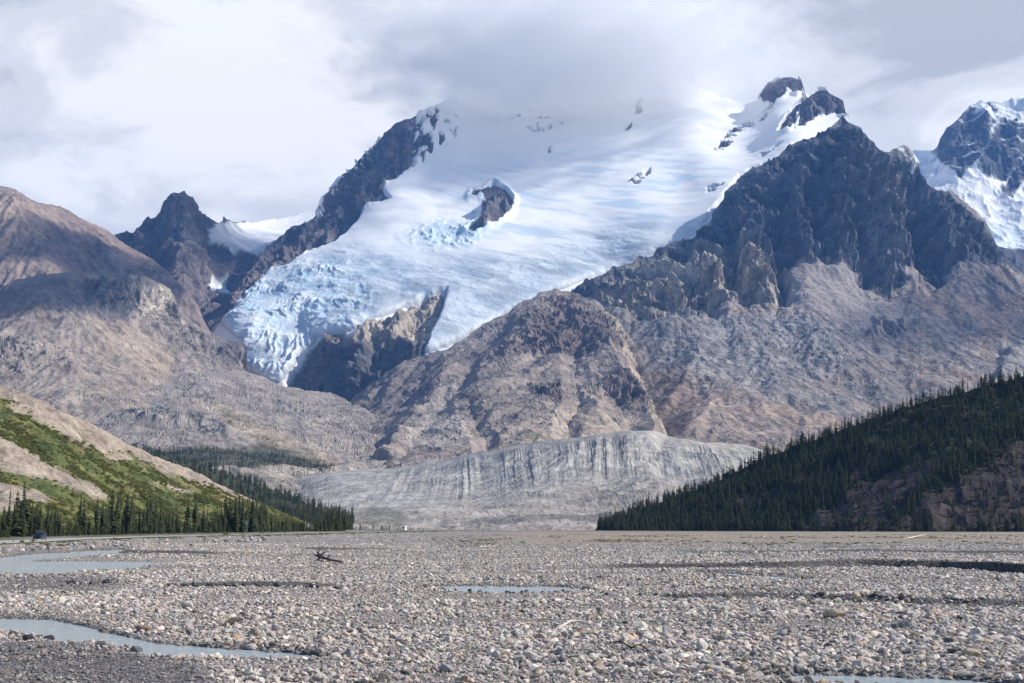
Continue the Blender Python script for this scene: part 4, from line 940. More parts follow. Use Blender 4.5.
def mat_ground():
    m, nt, b = new_mat('river_gravel'); L = nt.links.new
    at = node(nt, 'ShaderNodeAttribute', attribute_name='albedo'); tc = node(nt, 'ShaderNodeTexCoord')
    v1 = node(nt, 'ShaderNodeTexVoronoi', Scale=6.5); v2 = node(nt, 'ShaderNodeTexVoronoi', Scale=15.0); n = node(nt, 'ShaderNodeTexNoise', Scale=1.1, Detail=5.0, Roughness=0.7)
    for q in (v1, v2, n): L(tc.outputs['Object'], q.inputs['Vector'])
    hs = node(nt, 'ShaderNodeSeparateColor'); L(v1.outputs['Color'], hs.inputs[0])
    mr = node(nt, 'ShaderNodeMapRange'); mr.inputs['To Min'].default_value = 0.5; mr.inputs['To Max'].default_value = 1.5; L(hs.outputs[0], mr.inputs[0])
    mr2 = node(nt, 'ShaderNodeMapRange'); mr2.inputs['From Min'].default_value = 0.3; mr2.inputs['From Max'].default_value = 0.7; mr2.inputs['To Min'].default_value = 0.75; mr2.inputs['To Max'].default_value = 1.25; L(n.outputs['Fac'], mr2.inputs[0])
    mm = node(nt, 'ShaderNodeMath', operation='MULTIPLY'); L(mr.outputs[0], mm.inputs[0]); L(mr2.outputs[0], mm.inputs[1])
    sc = node(nt, 'ShaderNodeVectorMath', operation='SCALE'); L(at.outputs['Color'], sc.inputs[0]); L(mm.outputs[0], sc.inputs['Scale'])
    L(sc.outputs[0], b.inputs['Base Color']); b.inputs['Roughness'].default_value = 0.9; b.inputs['Specular IOR Level'].default_value = 0.2
    a = node(nt, 'ShaderNodeMath', operation='MULTIPLY_ADD'); L(v2.outputs['Distance'], a.inputs[0]); a.inputs[1].default_value = 0.4; L(v1.outputs['Distance'], a.inputs[2])
    bp = node(nt, 'ShaderNodeBump', Strength=1.0, Distance=-0.10); L(a.outputs[0], bp.inputs['Height']); L(bp.outputs[0], b.inputs['Normal'])
    return m
M_ground = mat_ground()
build_ground()

# ---- water
def mat_water():
    m, nt, b = new_mat('silty_water'); L = nt.links.new
    b.inputs['Base Color'].default_value = (0.40, 0.465, 0.49, 1); b.inputs['Roughness'].default_value = 0.14; b.inputs['IOR'].default_value = 1.33; b.inputs['Specular IOR Level'].default_value = 0.5
    tc = node(nt, 'ShaderNodeTexCoord'); mp = node(nt, 'ShaderNodeMapping'); mp.inputs['Scale'].default_value = (0.8, 2.0, 1); L(tc.outputs['Object'], mp.inputs[0])
    n = node(nt, 'ShaderNodeTexNoise', Scale=1.6, Detail=5.0, Roughness=0.65, Distortion=0.8); L(mp.outputs[0], n.inputs['Vector'])
    bp = node(nt, 'ShaderNodeBump', Strength=1.0, Distance=0.10); L(n.outputs['Fac'], bp.inputs['Height']); L(bp.outputs[0], b.inputs['Normal'])
    return m
M_water = mat_water()
WL = {'lagoon': ('water_lagoon', 'pale milky pool below the road embankment'), 'stream': ('water_stream', 'narrow blue-grey stream winding through the near gravel'), 'pool': ('water_pool', 'thin pale pool across the middle of the gravel flats'), 'rill': ('water_rill', 'shallow water strip at the near right edge of the gravel'), 'trickle': ('water_trickle', 'thin water line before the row of wet boulders'), 'wet': ('water_shallow', 'shallow bluish water film on the gravel below the long cutbank'), 'far': ('water_distant_patch', 'tiny distant sliver of water on the tan flats')}
for kq, q in WATER.items():
    q = np.array(q, float); c = q.mean(0); e = c + (q - c) * 1.0
    off = e + np.sign(e - c) * np.array([9.0, 1.6])      # the sheet runs on under its banks
    if kq == 'lagoon': off = np.array([(-70, 574), (40, 574), (90, 573), (150, 570.5), (185, 563), (150, 558.5), (140, 548.0), (110, 547.4), (60, 549.5), (0, 553), (-70, 557)], float)
    if kq == 'stream': off = np.array([(-70, 634), (0, 634), (40, 642), (66, 648), (120, 652), (145, 662), (190, 663), (270, 661), (335, 658), (345, 652), (285, 645), (195, 639), (150, 634), (110, 625), (80, 618), (33, 613), (-70, 609)], float)
    x, y = ground_pt(off[:, 0], off[:, 1], WZ)
    bm = bmesh.new(); vs = [bm.verts.new((x[i], y[i], WZ)) for i in range(len(x))]; f = bm.faces.new(vs); f.normal_update()
    if f.normal.z < 0: f.normal_flip()
    bmesh.ops.triangulate(bm, faces=[f])
    o = bm_obj(WL[kq][0], bm, M_water); tag(o, WL[kq][1], 'water', kind='structure')

# ---- road
def mat_road():
    m, nt, b = new_mat('worn_asphalt'); L = nt.links.new
    tc = node(nt, 'ShaderNodeTexCoord'); n = node(nt, 'ShaderNodeTexNoise', Scale=0.8, Detail=6.0, Roughness=0.7); L(tc.outputs['Object'], n.inputs['Vector'])
    rp = node(nt, 'ShaderNodeValToRGB'); rp.color_ramp.elements[0].position = 0.3; rp.color_ramp.elements[1].position = 0.7
    rp.color_ramp.elements[0].color = (0.30, 0.29, 0.28, 1); rp.color_ramp.elements[1].color = (0.42, 0.405, 0.39, 1)
    L(n.outputs['Fac'], rp.inputs[0]); L(rp.outputs[0], b.inputs['Base Color']); b.inputs['Roughness'].default_value = 0.75
    return m
M_road = mat_road(); M_line = mat_plain('road_paint', (0.72, 0.70, 0.62), 0.7, 0.15, 2.0); M_yel = mat_plain('road_paint_yellow', (0.62, 0.45, 0.08), 0.7, 0.15, 2.0)
tx, ty_ = np.gradient(RX), np.gradient(RY); tl = np.hypot(tx, ty_); NX, NY = -ty_ / tl, tx / tl    # to the left of travel
def ribbon(name, o0, o1, z, mat, i0=0, i1=None):
    i1 = i1 or len(RX)
    P = np.stack([np.stack([RX[i0:i1] + NX[i0:i1] * o, RY[i0:i1] + NY[i0:i1] * o, np.full(i1 - i0, z)], -1) for o in (o0, o1)], 0)
    return grid_mesh(name, P, mat, smooth=False)
rd = ribbon('road', -ROAD_W / 2, ROAD_W / 2, ROAD_Z, M_road); tag(rd, 'grey two-lane road running along the foot of the green slope', 'road', kind='structure')
for nm, a, b_, m_ in (('edge_line', ROAD_W / 2 - 0.35, ROAD_W / 2 - 0.2, M_line), ('edge_line', -ROAD_W / 2 + 0.2, -ROAD_W / 2 + 0.35, M_line), ('centre_line', -0.07, 0.07, M_yel)):
    o = ribbon(nm, a, b_, ROAD_Z + 0.004, m_); o.parent = rd
# ------------------------------------------------------------------ stones
def stone_mesh(name, seed, sub, mat, flat=0.55, cuts=13):
    r = np.random.default_rng(seed)
    bm = bmesh.new(); bmesh.ops.create_icosphere(bm, subdivisions=sub, radius=1.0)
    ns = r.normal(size=(cuts, 3)); ns /= np.linalg.norm(ns, axis=1)[:, None]; cs = r.uniform(0.48, 0.82, cuts)
    sc = np.array([1.0, r.uniform(0.65, 0.95), flat * r.uniform(0.8, 1.25)])
    co = np.array([v.co[:] for v in bm.verts])
    for _ in range(2):
        for n, c in zip(ns, cs):
            d = co @ n; k = np.clip(d - c, 0, None); co -= k[:, None] * n * 0.92
    co += 0.05 * np.stack([perlin(co[:, 0] * 2.2 + seed * 7 + a * 3, co[:, 1] * 2.2, co[:, 2] * 2.2) for a in range(3)], -1)
    co *= sc
    for v, c in zip(bm.verts, co): v.co = c
    me = bpy.data.meshes.new(name); bm.to_mesh(me); bm.free(); me.materials.append(mat)
    me.polygons.foreach_set('use_smooth', [False] * len(me.polygons))
    return me
def mat_stone(inst):
    m, nt, b = new_mat('cobble_stone' if inst else 'boulder_stone'); L = nt.links.new
    at = node(nt, 'ShaderNodeAttribute', attribute_name='tint'); at.attribute_type = 'INSTANCER'
    tc = node(nt, 'ShaderNodeTexCoord'); oi = node(nt, 'ShaderNodeObjectInfo')
    va = node(nt, 'ShaderNodeVectorMath', operation='SCALE'); va.inputs['Scale'].default_value = 31.0
    cx = node(nt, 'ShaderNodeCombineXYZ'); L(oi.outputs['Random'], cx.inputs[0]); L(cx.outputs[0], va.inputs[0])
    vv = node(nt, 'ShaderNodeVectorMath', operation='ADD'); L(tc.outputs['Object'], vv.inputs[0]); L(va.outputs[0], vv.inputs[1])
    n = node(nt, 'ShaderNodeTexNoise', Scale=2.6, Detail=6.0, Roughness=0.65); L(vv.outputs[0], n.inputs['Vector'])
    mr = node(nt, 'ShaderNodeMapRange'); mr.inputs['From Min'].default_value = 0.3; mr.inputs['From Max'].default_value = 0.7; mr.inputs['To Min'].default_value = 0.68; mr.inputs['To Max'].default_value = 1.3; L(n.outputs['Fac'], mr.inputs[0])
    sc = node(nt, 'ShaderNodeVectorMath', operation='SCALE'); L(at.outputs['Color'] if inst else oi.outputs['Color'], sc.inputs[0]); L(mr.outputs[0], sc.inputs['Scale'])
    L(sc.outputs[0], b.inputs['Base Color']); b.inputs['Roughness'].default_value = 0.8; b.inputs['Specular IOR Level'].default_value = 0.3
    bp = node(nt, 'ShaderNodeBump', Strength=0.5, Distance=0.12); L(n.outputs['Fac'], bp.inputs['Height']); L(bp.outputs[0], b.inputs['Normal'])
    return m
M_cob = mat_stone(True); M_boul = mat_stone(False)
stone_col = bpy.data.collections.new('cobble_shapes')
for i in range(9):
    me = stone_mesh('cobble_shape', 40 + i, 2, M_cob); o = bpy.data.objects.new('cobble_shape', me); stone_col.objects.link(o)

def instancer(name, coll, pts, rot, scl, tint, label, cat, kind='stuff'):
    me = bpy.data.meshes.new(name); n = len(pts)
    me.vertices.add(n); me.vertices.foreach_set('co', np.asarray(pts, np.float32).ravel())
    a = me.attributes.new('rot', 'FLOAT_VECTOR', 'POINT'); a.data.foreach_set('vector', np.asarray(rot, np.float32).ravel())
    a = me.attributes.new('scl', 'FLOAT_VECTOR', 'POINT'); a.data.foreach_set('vector', np.asarray(scl, np.float32).ravel())
    a = me.attributes.new('tint', 'FLOAT_COLOR', 'POINT'); a.data.foreach_set('color', np.c_[tint, np.ones(n)].astype(np.float32).ravel())
    a = me.attributes.new('pick', 'INT', 'POINT'); a.data.foreach_set('value', np.random.default_rng(n).integers(0, len(coll.objects), n).astype(np.int32))
    o = bpy.data.objects.new(name, me); COL.objects.link(o)
    ng = bpy.data.node_groups.new(name + '_scatter', 'GeometryNodeTree')
    ng.interface.new_socket('Geometry', in_out='INPUT', socket_type='NodeSocketGeometry'); ng.interface.new_socket('Geometry', in_out='OUTPUT', socket_type='NodeSocketGeometry')
    gi = ng.nodes.new('NodeGroupInput'); go = ng.nodes.new('NodeGroupOutput')
    ci = ng.nodes.new('GeometryNodeCollectionInfo'); ci.inputs['Collection'].default_value = coll; ci.inputs['Separate Children'].default_value = True; ci.inputs['Reset Children'].default_value = True
    ip = ng.nodes.new('GeometryNodeInstanceOnPoints'); ip.inputs['Pick Instance'].default_value = True
    def attr(nm, dt):
        q = ng.nodes.new('GeometryNodeInputNamedAttribute'); q.data_type = dt; q.inputs['Name'].default_value = nm; return q.outputs['Attribute']
    L = ng.links.new
    L(gi.outputs[0], ip.inputs['Points']); L(ci.outputs[0], ip.inputs['Instance'])
    L(attr('pick', 'INT'), ip.inputs['Instance Index']); L(attr('scl', 'FLOAT_VECTOR'), ip.inputs['Scale'])
    er = ng.nodes.new('FunctionNodeEulerToRotation'); L(attr('rot', 'FLOAT_VECTOR'), er.inputs[0]); L(er.outputs[0], ip.inputs['Rotation'])
    L(ip.outputs[0], go.inputs[0])
    md = o.modifiers.new('scatter', 'NODES'); md.node_group = ng
    tag(o, label, cat, kind=kind)
    return o

PAL = np.array([(0.30, 0.285, 0.285), (0.36, 0.345, 0.34), (0.235, 0.23, 0.24), (0.44, 0.415, 0.395), (0.165, 0.16, 0.17), (0.36, 0.305, 0.245), (0.33, 0.255, 0.205), (0.52, 0.49, 0.46), (0.11, 0.108, 0.115)])
PW = np.array([0.22, 0.20, 0.17, 0.12, 0.10, 0.075, 0.035, 0.045, 0.035])
def stone_tint(n, r, dark=None):
    k = r.choice(len(PAL), n, p=PW / PW.sum()); c = PAL[k] * r.uniform(0.82, 1.18, (n, 1)) * r.uniform(0.96, 1.04, (n, 3))
    if dark is not None: c = c + (np.array((0.125, 0.12, 0.13)) * r.uniform(0.6, 1.5, (n, 1)) - c) * dark[:, None]
    return c * np.array((1.13, 1.05, 0.96)) * 1.36
def scatter_gravel():
    r = np.random.default_rng(5)
    sets = []
    for y0, y1, dens, med, sg in ((22, 45, 80, 0.056, 0.55), (45, 80, 50, 0.056, 0.5), (80, 140, 24, 0.066, 0.45), (140, 260, 6.0, 0.082, 0.4), (260, 520, 0.3, 0.12, 0.4)):
        area = 0.40 * (y1 ** 2 - y0 ** 2); n = int(area * dens)
        Y = np.sqrt(r.uniform(y0 ** 2, y1 ** 2, n)); X = r.uniform(-0.40, 0.40, n) * Y
        s = med * np.exp(sg * r.normal(size=n)); s = np.clip(s, 0.02, med * 3.1)
        sets.append(np.stack([X, Y, s], -1))
    A = np.concatenate(sets); X, Y, s = A.T
    h, ws, px, py, dd = ground_h(X, Y)
    patch = fbm(X / 3.0, Y / 5.0, 2.2, 3)
    dark = np.clip(pmask([(-80, 575), (60, 574), (110, 577), (135, 584), (90, 592), (-80, 592)], px, py, 5) + pmask([(-80, 640), (60, 646), (130, 654), (190, 668), (230, 700), (-80, 700)], px, py, 8), 0, 1)
    band = fbm(X / 26, Y / 6.5, 7.7, 3); s = s * np.clip(1 + 0.9 * patch + 1.3 * band, 0.45, 1.75) * (1 - 0.25 * dark)
    keep = (ws < 0.1) | ((r.random(len(X)) < 0.13) & (ws < 1.4)) | ((r.random(len(X)) < 0.03) & (ws < 3))
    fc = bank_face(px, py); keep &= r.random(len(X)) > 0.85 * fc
    keep &= (dd > 6.6) | (Y < 120) ; keep &= ~((py < 546) & (px > 430) & (r.random(len(X)) < 0.7))
    X, Y, s, h, dark, ws = X[keep], Y[keep], s[keep], h[keep], dark[keep], ws[keep]; n = len(X)
    rot = np.stack([r.normal(0, 0.35, n), r.normal(0, 0.35, n), r.uniform(0, 6.28, n)], -1)
    scl = s[:, None] * r.uniform(0.75, 1.3, (n, 3))
    tint = stone_tint(n, r, dark * np.where(r.random(n) < 0.2, 0.1, 0.8))
    wet = sm(-1.6, 0.0, ws); tint = tint * (1 - 0.5 * wet[:, None])
    print('gravel stones', n)
    instancer('gravel', stone_col, np.stack([X, Y, h + s * 0.22], -1), rot, scl, tint, 'loose grey and buff river cobbles covering the whole flat plain', 'gravel')
scatter_gravel()

# ---- boulders one can point at
BM = [stone_mesh('boulder', 90 + i, 3, M_boul, 0.68, 14) for i in range(6)]
def boulder(px, py, w, tint, label, group, k=None, name='boulder', flat=1.0):
    """px, py: where its foot shows; w: width in pixels"""
    X, Y = ground_pt(px, py, 0.0); X = float(X); Y = float(Y)
    hh = float(ground_h(np.array([X]), np.array([Y]))[0][0]); X, Y = ground_pt(px, py, hh); X = float(X); Y = float(Y)
    r = random
    s = w * Y / F / 2 * (1.2 if w > 9 else 1.0)
    o = bpy.data.objects.new(name, BM[k if k is not None else r.randrange(6)]); COL.objects.link(o)
    o.location = (X, Y + s * 0.5, hh + s * 0.32 * flat); o.scale = (s, s * r.uniform(0.8, 1.1), s * r.uniform(0.9, 1.15) * flat)
    o.rotation_euler = (r.uniform(-.25, .25), r.uniform(-.25, .25), r.uniform(0, 6.28))
    j = r.uniform(0.9, 1.1)
    o.color = (tint[0] * j, tint[1] * j, tint[2] * j, 1)
    tag(o, label, 'boulder', group)
    return o
TAN = (0.40, 0.33, 0.255); PALE = (0.50, 0.46, 0.41); ORG = (0.40, 0.265, 0.18); DRK = (0.085, 0.083, 0.092); GRYB = (0.28, 0.275, 0.285); RED = (0.22, 0.145, 0.115)
for px, py, w, t, lab in [
    (27, 641, 12, DRK, 'largest dark boulder of the cluster on the near bank of the winding stream'),
    (18, 643, 9, DRK, 'dark boulder leftmost in the cluster on the near bank of the stream'),
    (48, 641, 11, DRK, 'rightmost dark boulder of the cluster on the near stream bank'),
    (38, 642, 8, TAN, 'small tan stone wedged between dark boulders on the stream bank'),
    (70, 647, 10, DRK, 'dark stone jutting into the stream, just right of the boulder cluster'),
    (99, 647, 11, (0.14, 0.135, 0.14), 'flat dark grey slab lying along the near stream edge'),
    (135, 655, 14, (0.15, 0.145, 0.15), 'dark boulder on the nose of the gravel bank where the stream bends'),
    (88, 622, 9, TAN, 'tan cobble on the far bank of the stream, above its first bend'),
    (142, 632, 15, RED, 'reddish brown flat slab beside the far bank of the stream'),
    (186, 609, 14, PALE, 'large pale rounded boulder standing out in the gravel behind the stream'),
    (234, 641, 11, ORG, 'orange-brown boulder just above the stream'),
    (253, 637, 16, TAN, 'big tan boulder just above the stream beside the orange one'),
    (267, 657, 12, TAN, 'tan boulder sitting at the near lip of the stream'),
    (247, 677, 18, PALE, 'broad pale boulder in the nearest gravel below the stream'),
    (319, 682, 14, PALE, 'pale rounded boulder at the bottom of the view, below the stream end'),
    (493, 634, 10, ORG, 'small orange boulder alone in the middle of the gravel'),
    (592, 638, 18, TAN, 'wide tan boulder near the white driftwood branch'),
    (640, 629, 17, PALE, 'tall pale boulder right of the white driftwood branch'),
    (668, 634, 16, GRYB, 'smooth blue-grey boulder right of the tall pale one'),
    (384, 682, 18, (0.20, 0.17, 0.145), 'dark brownish boulder at the bottom of the view'),
    (446, 672, 14, GRYB, 'grey rounded boulder near the bottom of the view, right of the brownish one'),
    (464, 683, 13, ORG, 'orange-tan boulder cut by the bottom of the view'),
    (703, 652, 24, PALE, 'biggest pale slab boulder of the right half of the gravel'),
    (836, 619, 20, TAN, 'low tan boulder in the gravel below the row of wet boulders'),
    (962, 665, 15, TAN, 'tan boulder near the lower right, left of a pale pair'),
    (992, 667, 15, PALE, 'pale boulder near the lower right corner'),
    (973, 657, 17, TAN, 'flat tan boulder behind the pair near the lower right corner'),
    (857, 599, 13, TAN, 'tan boulder standing tallest in the row of wet boulders'),
    (710, 672, 15, TAN, 'tan boulder at the left end of the near water strip'),
    (751, 676, 14, TAN, 'tan boulder close to the near water strip'),
    (862, 668, 17, PALE, 'pale boulder just above the near water strip'),
    (938, 649, 14, TAN, 'tan upright boulder in the right gravel above the water strip'),
    (692, 672, 13, PALE, 'pale boulder left of two tan ones by the water strip'),
    (560, 655, 13, GRYB, 'grey boulder left of the dark bent twig'),
    (420, 641, 12, PALE, 'pale boulder in open gravel left of the small orange one'),
    (782, 636, 14, GRYB, 'grey boulder in the middle of the right gravel'),
    (350, 655, 12, GRYB, 'grey boulder just right of the stream end'),
    (905, 628, 13, GRYB, 'grey boulder below the right end of the wet boulder row')]:
    boulder(px, py, w, t, lab, 'boulders standing out in the gravel')
rr = random.Random(3)
def dark_row(line, n, w0, w1, label, group, tints, spread=1.2):
    xs = [p[0] for p in line]
    for i in range(n):
        px = rr.uniform(xs[0], xs[-1]); py = float(np.interp(px, *zip(*line))) + rr.gauss(0, spread * 0.6)
        boulder(px, py, rr.uniform(w0, w1), rr.choice(tints), label, group)
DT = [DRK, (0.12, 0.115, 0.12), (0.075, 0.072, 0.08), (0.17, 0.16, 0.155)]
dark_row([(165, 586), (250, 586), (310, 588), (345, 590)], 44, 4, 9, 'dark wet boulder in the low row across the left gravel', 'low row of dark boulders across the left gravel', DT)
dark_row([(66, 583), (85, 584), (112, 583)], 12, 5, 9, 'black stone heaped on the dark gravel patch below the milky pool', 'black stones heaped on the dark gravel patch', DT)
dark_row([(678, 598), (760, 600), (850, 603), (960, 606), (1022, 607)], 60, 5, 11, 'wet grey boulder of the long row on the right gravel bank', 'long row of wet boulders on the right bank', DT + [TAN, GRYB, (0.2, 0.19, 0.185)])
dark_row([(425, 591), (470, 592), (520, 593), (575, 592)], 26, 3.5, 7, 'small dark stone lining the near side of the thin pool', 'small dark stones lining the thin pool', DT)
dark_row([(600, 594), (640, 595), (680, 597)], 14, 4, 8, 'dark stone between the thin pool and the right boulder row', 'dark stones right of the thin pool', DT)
BANK_T = [(0.42, 0.37, 0.335), (0.36, 0.31, 0.285), (0.47, 0.43, 0.40), (0.26, 0.23, 0.22)]
dark_row([(-5, 554), (35, 549.5), (75, 547), (120, 545.2), (200, 542.5), (265, 540.0)], 88, 3.2, 7.5, 'pale blocky boulder of the riprap on the road embankment', 'riprap boulders along the road embankment', BANK_T, 2.8)
boulder(156, 541.0, 5.5, (0.75, 0.72, 0.69), 'bright white block on the road embankment, left of a smaller white one', 'white blocks on the road embankment')
boulder(174, 540.5, 4.0, (0.72, 0.69, 0.66), 'smaller bright white block on the road embankment', 'white blocks on the road embankment')
# ------------------------------------------------------------------ trees
def mat_foliage(name, c0, c1, tip):
    m, nt, b = new_mat(name); L = nt.links.new
    oi = node(nt, 'ShaderNodeObjectInfo'); rp = node(nt, 'ShaderNodeValToRGB')
    rp.color_ramp.elements[0].color = (*c0, 1); rp.color_ramp.elements[1].color = (*c1, 1); L(oi.outputs['Random'], rp.inputs[0])
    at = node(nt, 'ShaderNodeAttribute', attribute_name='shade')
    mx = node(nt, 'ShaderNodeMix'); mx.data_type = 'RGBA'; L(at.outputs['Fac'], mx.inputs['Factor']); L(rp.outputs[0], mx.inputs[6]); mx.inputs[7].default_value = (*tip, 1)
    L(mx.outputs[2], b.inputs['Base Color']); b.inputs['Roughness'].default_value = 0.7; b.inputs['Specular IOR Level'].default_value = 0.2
    tl = node(nt, 'ShaderNodeBsdfTranslucent'); L(mx.outputs[2], tl.inputs['Color']); ms = node(nt, 'ShaderNodeMixShader'); ms.inputs[0].default_value = 0.4
    out = [q for q in nt.nodes if q.type == 'OUTPUT_MATERIAL'][0]; L(b.outputs[0], ms.inputs[1]); L(tl.outputs[0], ms.inputs[2]); L(ms.outputs[0], out.inputs['Surface'])
    return m
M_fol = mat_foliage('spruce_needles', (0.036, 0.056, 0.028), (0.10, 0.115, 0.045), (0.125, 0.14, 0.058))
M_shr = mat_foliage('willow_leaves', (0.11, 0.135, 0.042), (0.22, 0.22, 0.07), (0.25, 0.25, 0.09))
M_bark = mat_plain('spruce_bark', (0.13, 0.10, 0.08), 0.9, 0.3, 12.0)

def crown_mesh(name, seed, tiers, R, gap=0.10, mat=None):
    """spruce crown of unit height: whorls of drooping sprays, uneven outline"""
    r = random.Random(seed); V = []; Fc = []; sh = []
    lean = r.uniform(0, 6.28)
    for k in range(tiers):
        t = (k + r.uniform(-.3, .3)) / tiers; z0 = 0.05 + 0.93 * t
        rad = R * ((1 - t) ** 0.72) * (0.75 + 0.25 * math.sin(t * 9 + seed)) * r.uniform(0.75, 1.15) + 0.006
        if t < 0.12: rad *= 0.55 + 3.5 * t
        nb = 7 if t < 0.6 else 5
        a0 = r.uniform(0, 6.28)
        for j in range(nb):
            if r.random() < gap: continue
            a = a0 + j * 6.283 / nb + r.uniform(-.35, .35); L_ = rad * r.uniform(0.6, 1.2)
            ca, sa = math.cos(a), math.sin(a); dr = r.uniform(0.25, 0.6) * L_
            w = L_ * r.uniform(0.28, 0.42) + 0.004
            base = len(V)
            up = 0.012
            V += [(0, 0, z0 + up), (ca * L_ * .55 - sa * w, sa * L_ * .55 + ca * w, z0 - dr * .45), (ca * L_, sa * L_, z0 - dr), (ca * L_ * .55 + sa * w, sa * L_ * .55 - ca * w, z0 - dr * .45), (ca * L_ * .5, sa * L_ * .5, z0 - dr * .2 + up)]
            Fc += [(base, base + 1, base + 4), (base + 1, base + 2, base + 4), (base + 2, base + 3, base + 4), (base + 3, base, base + 4)]
            s0 = r.uniform(0.0, 0.35)
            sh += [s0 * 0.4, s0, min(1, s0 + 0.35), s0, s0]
            # hanging under-spray
            base = len(V); hl = L_ * r.uniform(0.35, 0.6)
            V += [(ca * L_ * .2, sa * L_ * .2, z0), (ca * L_ * .9, sa * L_ * .9, z0 - dr * .8), (ca * L_ * .6 + r.uniform(-.3, .3) * w, sa * L_ * .6 + r.uniform(-.3, .3) * w, z0 - dr * .5 - hl * .6)]
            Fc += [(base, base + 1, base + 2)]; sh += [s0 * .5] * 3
    b = len(V); V += [(0.006, 0, 0.93), (-0.004, 0.006, 0.93), (-0.004, -0.006, 0.93), (0, 0, 1.0)]; Fc += [(b, b + 1, b + 3), (b + 1, b + 2, b + 3), (b + 2, b, b + 3)]; sh += [0.1] * 4
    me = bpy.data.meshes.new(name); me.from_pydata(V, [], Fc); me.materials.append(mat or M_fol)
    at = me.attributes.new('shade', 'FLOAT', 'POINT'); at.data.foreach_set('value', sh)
    return me
def trunk_mesh(name):
    bm = bmesh.new(); n = 7; rings = []
    for z, rd in ((-0.05, 0.020), (0.0, 0.017), (0.3, 0.012), (0.65, 0.007), (0.95, 0.002)):
        rings.append([bm.verts.new((rd * math.cos(i * 6.283 / n), rd * math.sin(i * 6.283 / n), z)) for i in range(n)])
    for a, b in zip(rings, rings[1:]):
        for i in range(n): bm.faces.new((a[i], a[(i + 1) % n], b[(i + 1) % n], b[i]))
    bm.faces.new(rings[-1])
    me = bpy.data.meshes.new(name); bm.to_mesh(me); bm.free(); me.materials.append(M_bark); return me
CROWN_T = [crown_mesh('crown', 3 + i, 34, (0.145, 0.165, 0.125, 0.185)[i]) for i in range(4)]        # tall narrow
CROWN_S = [crown_mesh('crown', 21 + i, 22, (0.19, 0.16, 0.22)[i], 0.05) for i in range(3)]             # young, broad
CROWN_F = [crown_mesh('crown', 31 + i, 17, (0.15, 0.18, 0.13, 0.20)[i], 0.04) for i in range(4)]     # far hill trees
TRUNK = trunk_mesh('trunk')
def place_tree(pos, h, wid, crown, label, group):
    t = empty('spruce_tree', pos, random.uniform(0, 6.28)); t.rotation_euler.x = random.gauss(0, .02); t.rotation_euler.y = random.gauss(0, .02); t.scale = (h * wid, h * wid, h)
    c = bpy.data.objects.new('crown', crown); COL.objects.link(c); c.parent = t
    k = bpy.data.objects.new('trunk', TRUNK); COL.objects.link(k); k.parent = t
    tag(t, label, 'tree', group)
    return t

G_ROAD = 'spruces in the row behind the road'
notable = [(-4, 492, 'tall spruce cut by the left edge of the view'), (7.6, 488, 'tall slim spruce next to the left edge, left of an equal one'), (16, 490, 'tall slim spruce left of the tallest broad one near the left edge'), (23, 481, 'tallest broad spruce, just left of the blue car'),
   (40, 500, 'medium spruce standing directly behind the blue car'), (47, 504, 'medium bushy spruce just right of the blue car'), (80, 491, 'left of the tight pair of dark spruces against the pale scree strip'), (84.5, 494, 'right and shorter of the tight pair of dark spruces against the scree strip'),
   (96, 495, 'single dark spruce right of the tight pair, its tip against the scree'), (102, 499, 'spruce at the tip of the pale scree strip'), (111, 488, 'tall dark spruce, left of two just past the end of the scree strip'), (116, 490, 'tall dark spruce, right of two just past the end of the scree strip'), (126, 490, 'tall lone dark spruce a third of the way along the roadside row'),
   (149, 491, 'tall broad spruce, left of a shorter twin behind the white embankment block'), (155, 496, 'shorter twin spruce behind the white embankment block'), (161, 500, 'medium spruce right of the twin pair behind the white block'), (187, 493, 'tall spruce below the pale bare patch on the green slope'), (195, 490, 'tallest spruce in the middle of the roadside row'), (203, 499, 'medium spruce just right of the tallest in the middle of the row'),
   (225, 493, 'tall dark spruce left of the small road sign'), (229, 500, 'slimmer spruce between the tall dark one and the road sign'), (246, 499, 'slim spruce right behind the small road sign'), (252.6, 500, 'slim spruce just right of the road sign'), (257, 505, 'shorter spruce second right of the road sign')]
def road_d(px):      # forward distance of the tree row
    return float(np.interp(px, [-40, 0, 60, 140, 250, 340, 420], [285, 300, 345, 420, 545, 690, 820]))
rt = random.Random(12)
for px, ty, lab in notable:
    d = road_d(px) + rt.uniform(-4, 10); x = (px - 512) / F * d / 1.0
    x, y, z0 = (float(v) for v in unproj(px, 535, d)); z = ROAD_Z - 0.1
    # tip height from the photograph
    _, _, zt = unproj(px, ty, d); h = float(zt) - z
    place_tree((x, y, z), h, 1.2 if 'broad' in lab else rt.uniform(0.85, 1.05), rt.choice(CROWN_T), lab, G_ROAD)
TREE_POOL = []     # (pixel height, pos, h, wid, crown, label, group)
for i in range(430):
    px = rt.uniform(-12, 345); d = road_d(px) + rt.uniform(-6, 34)
    hpx = rt.uniform(15, 33) * (1.0 if px < 270 else 0.75) * (0.9 + 0.3 * math.sin(px / 17.0)); h = hpx * d / F
    x, y, _ = (float(v) for v in unproj(px, 535, d))
    TREE_POOL.append((hpx, (x, y, ROAD_Z - 0.15), h, rt.uniform(0.9, 1.2), rt.choice(CROWN_T), 'dark spruce of medium height filling the roadside row below the green slope', G_ROAD))
for i in range(190):
    px = rt.uniform(-12, 345); d = road_d(px) + rt.uniform(-14, 4)
    hpx = rt.uniform(6, 14); h = hpx * d / F
    x, y, _ = (float(v) for v in unproj(px, 535, d))
    TREE_POOL.append((hpx, (x, y, ROAD_Z - 0.15), h, rt.uniform(0.95, 1.3), rt.choice(CROWN_S), 'young bright green spruce at the front foot of the roadside row', 'young spruces along the front of the roadside row'))
FAR = []
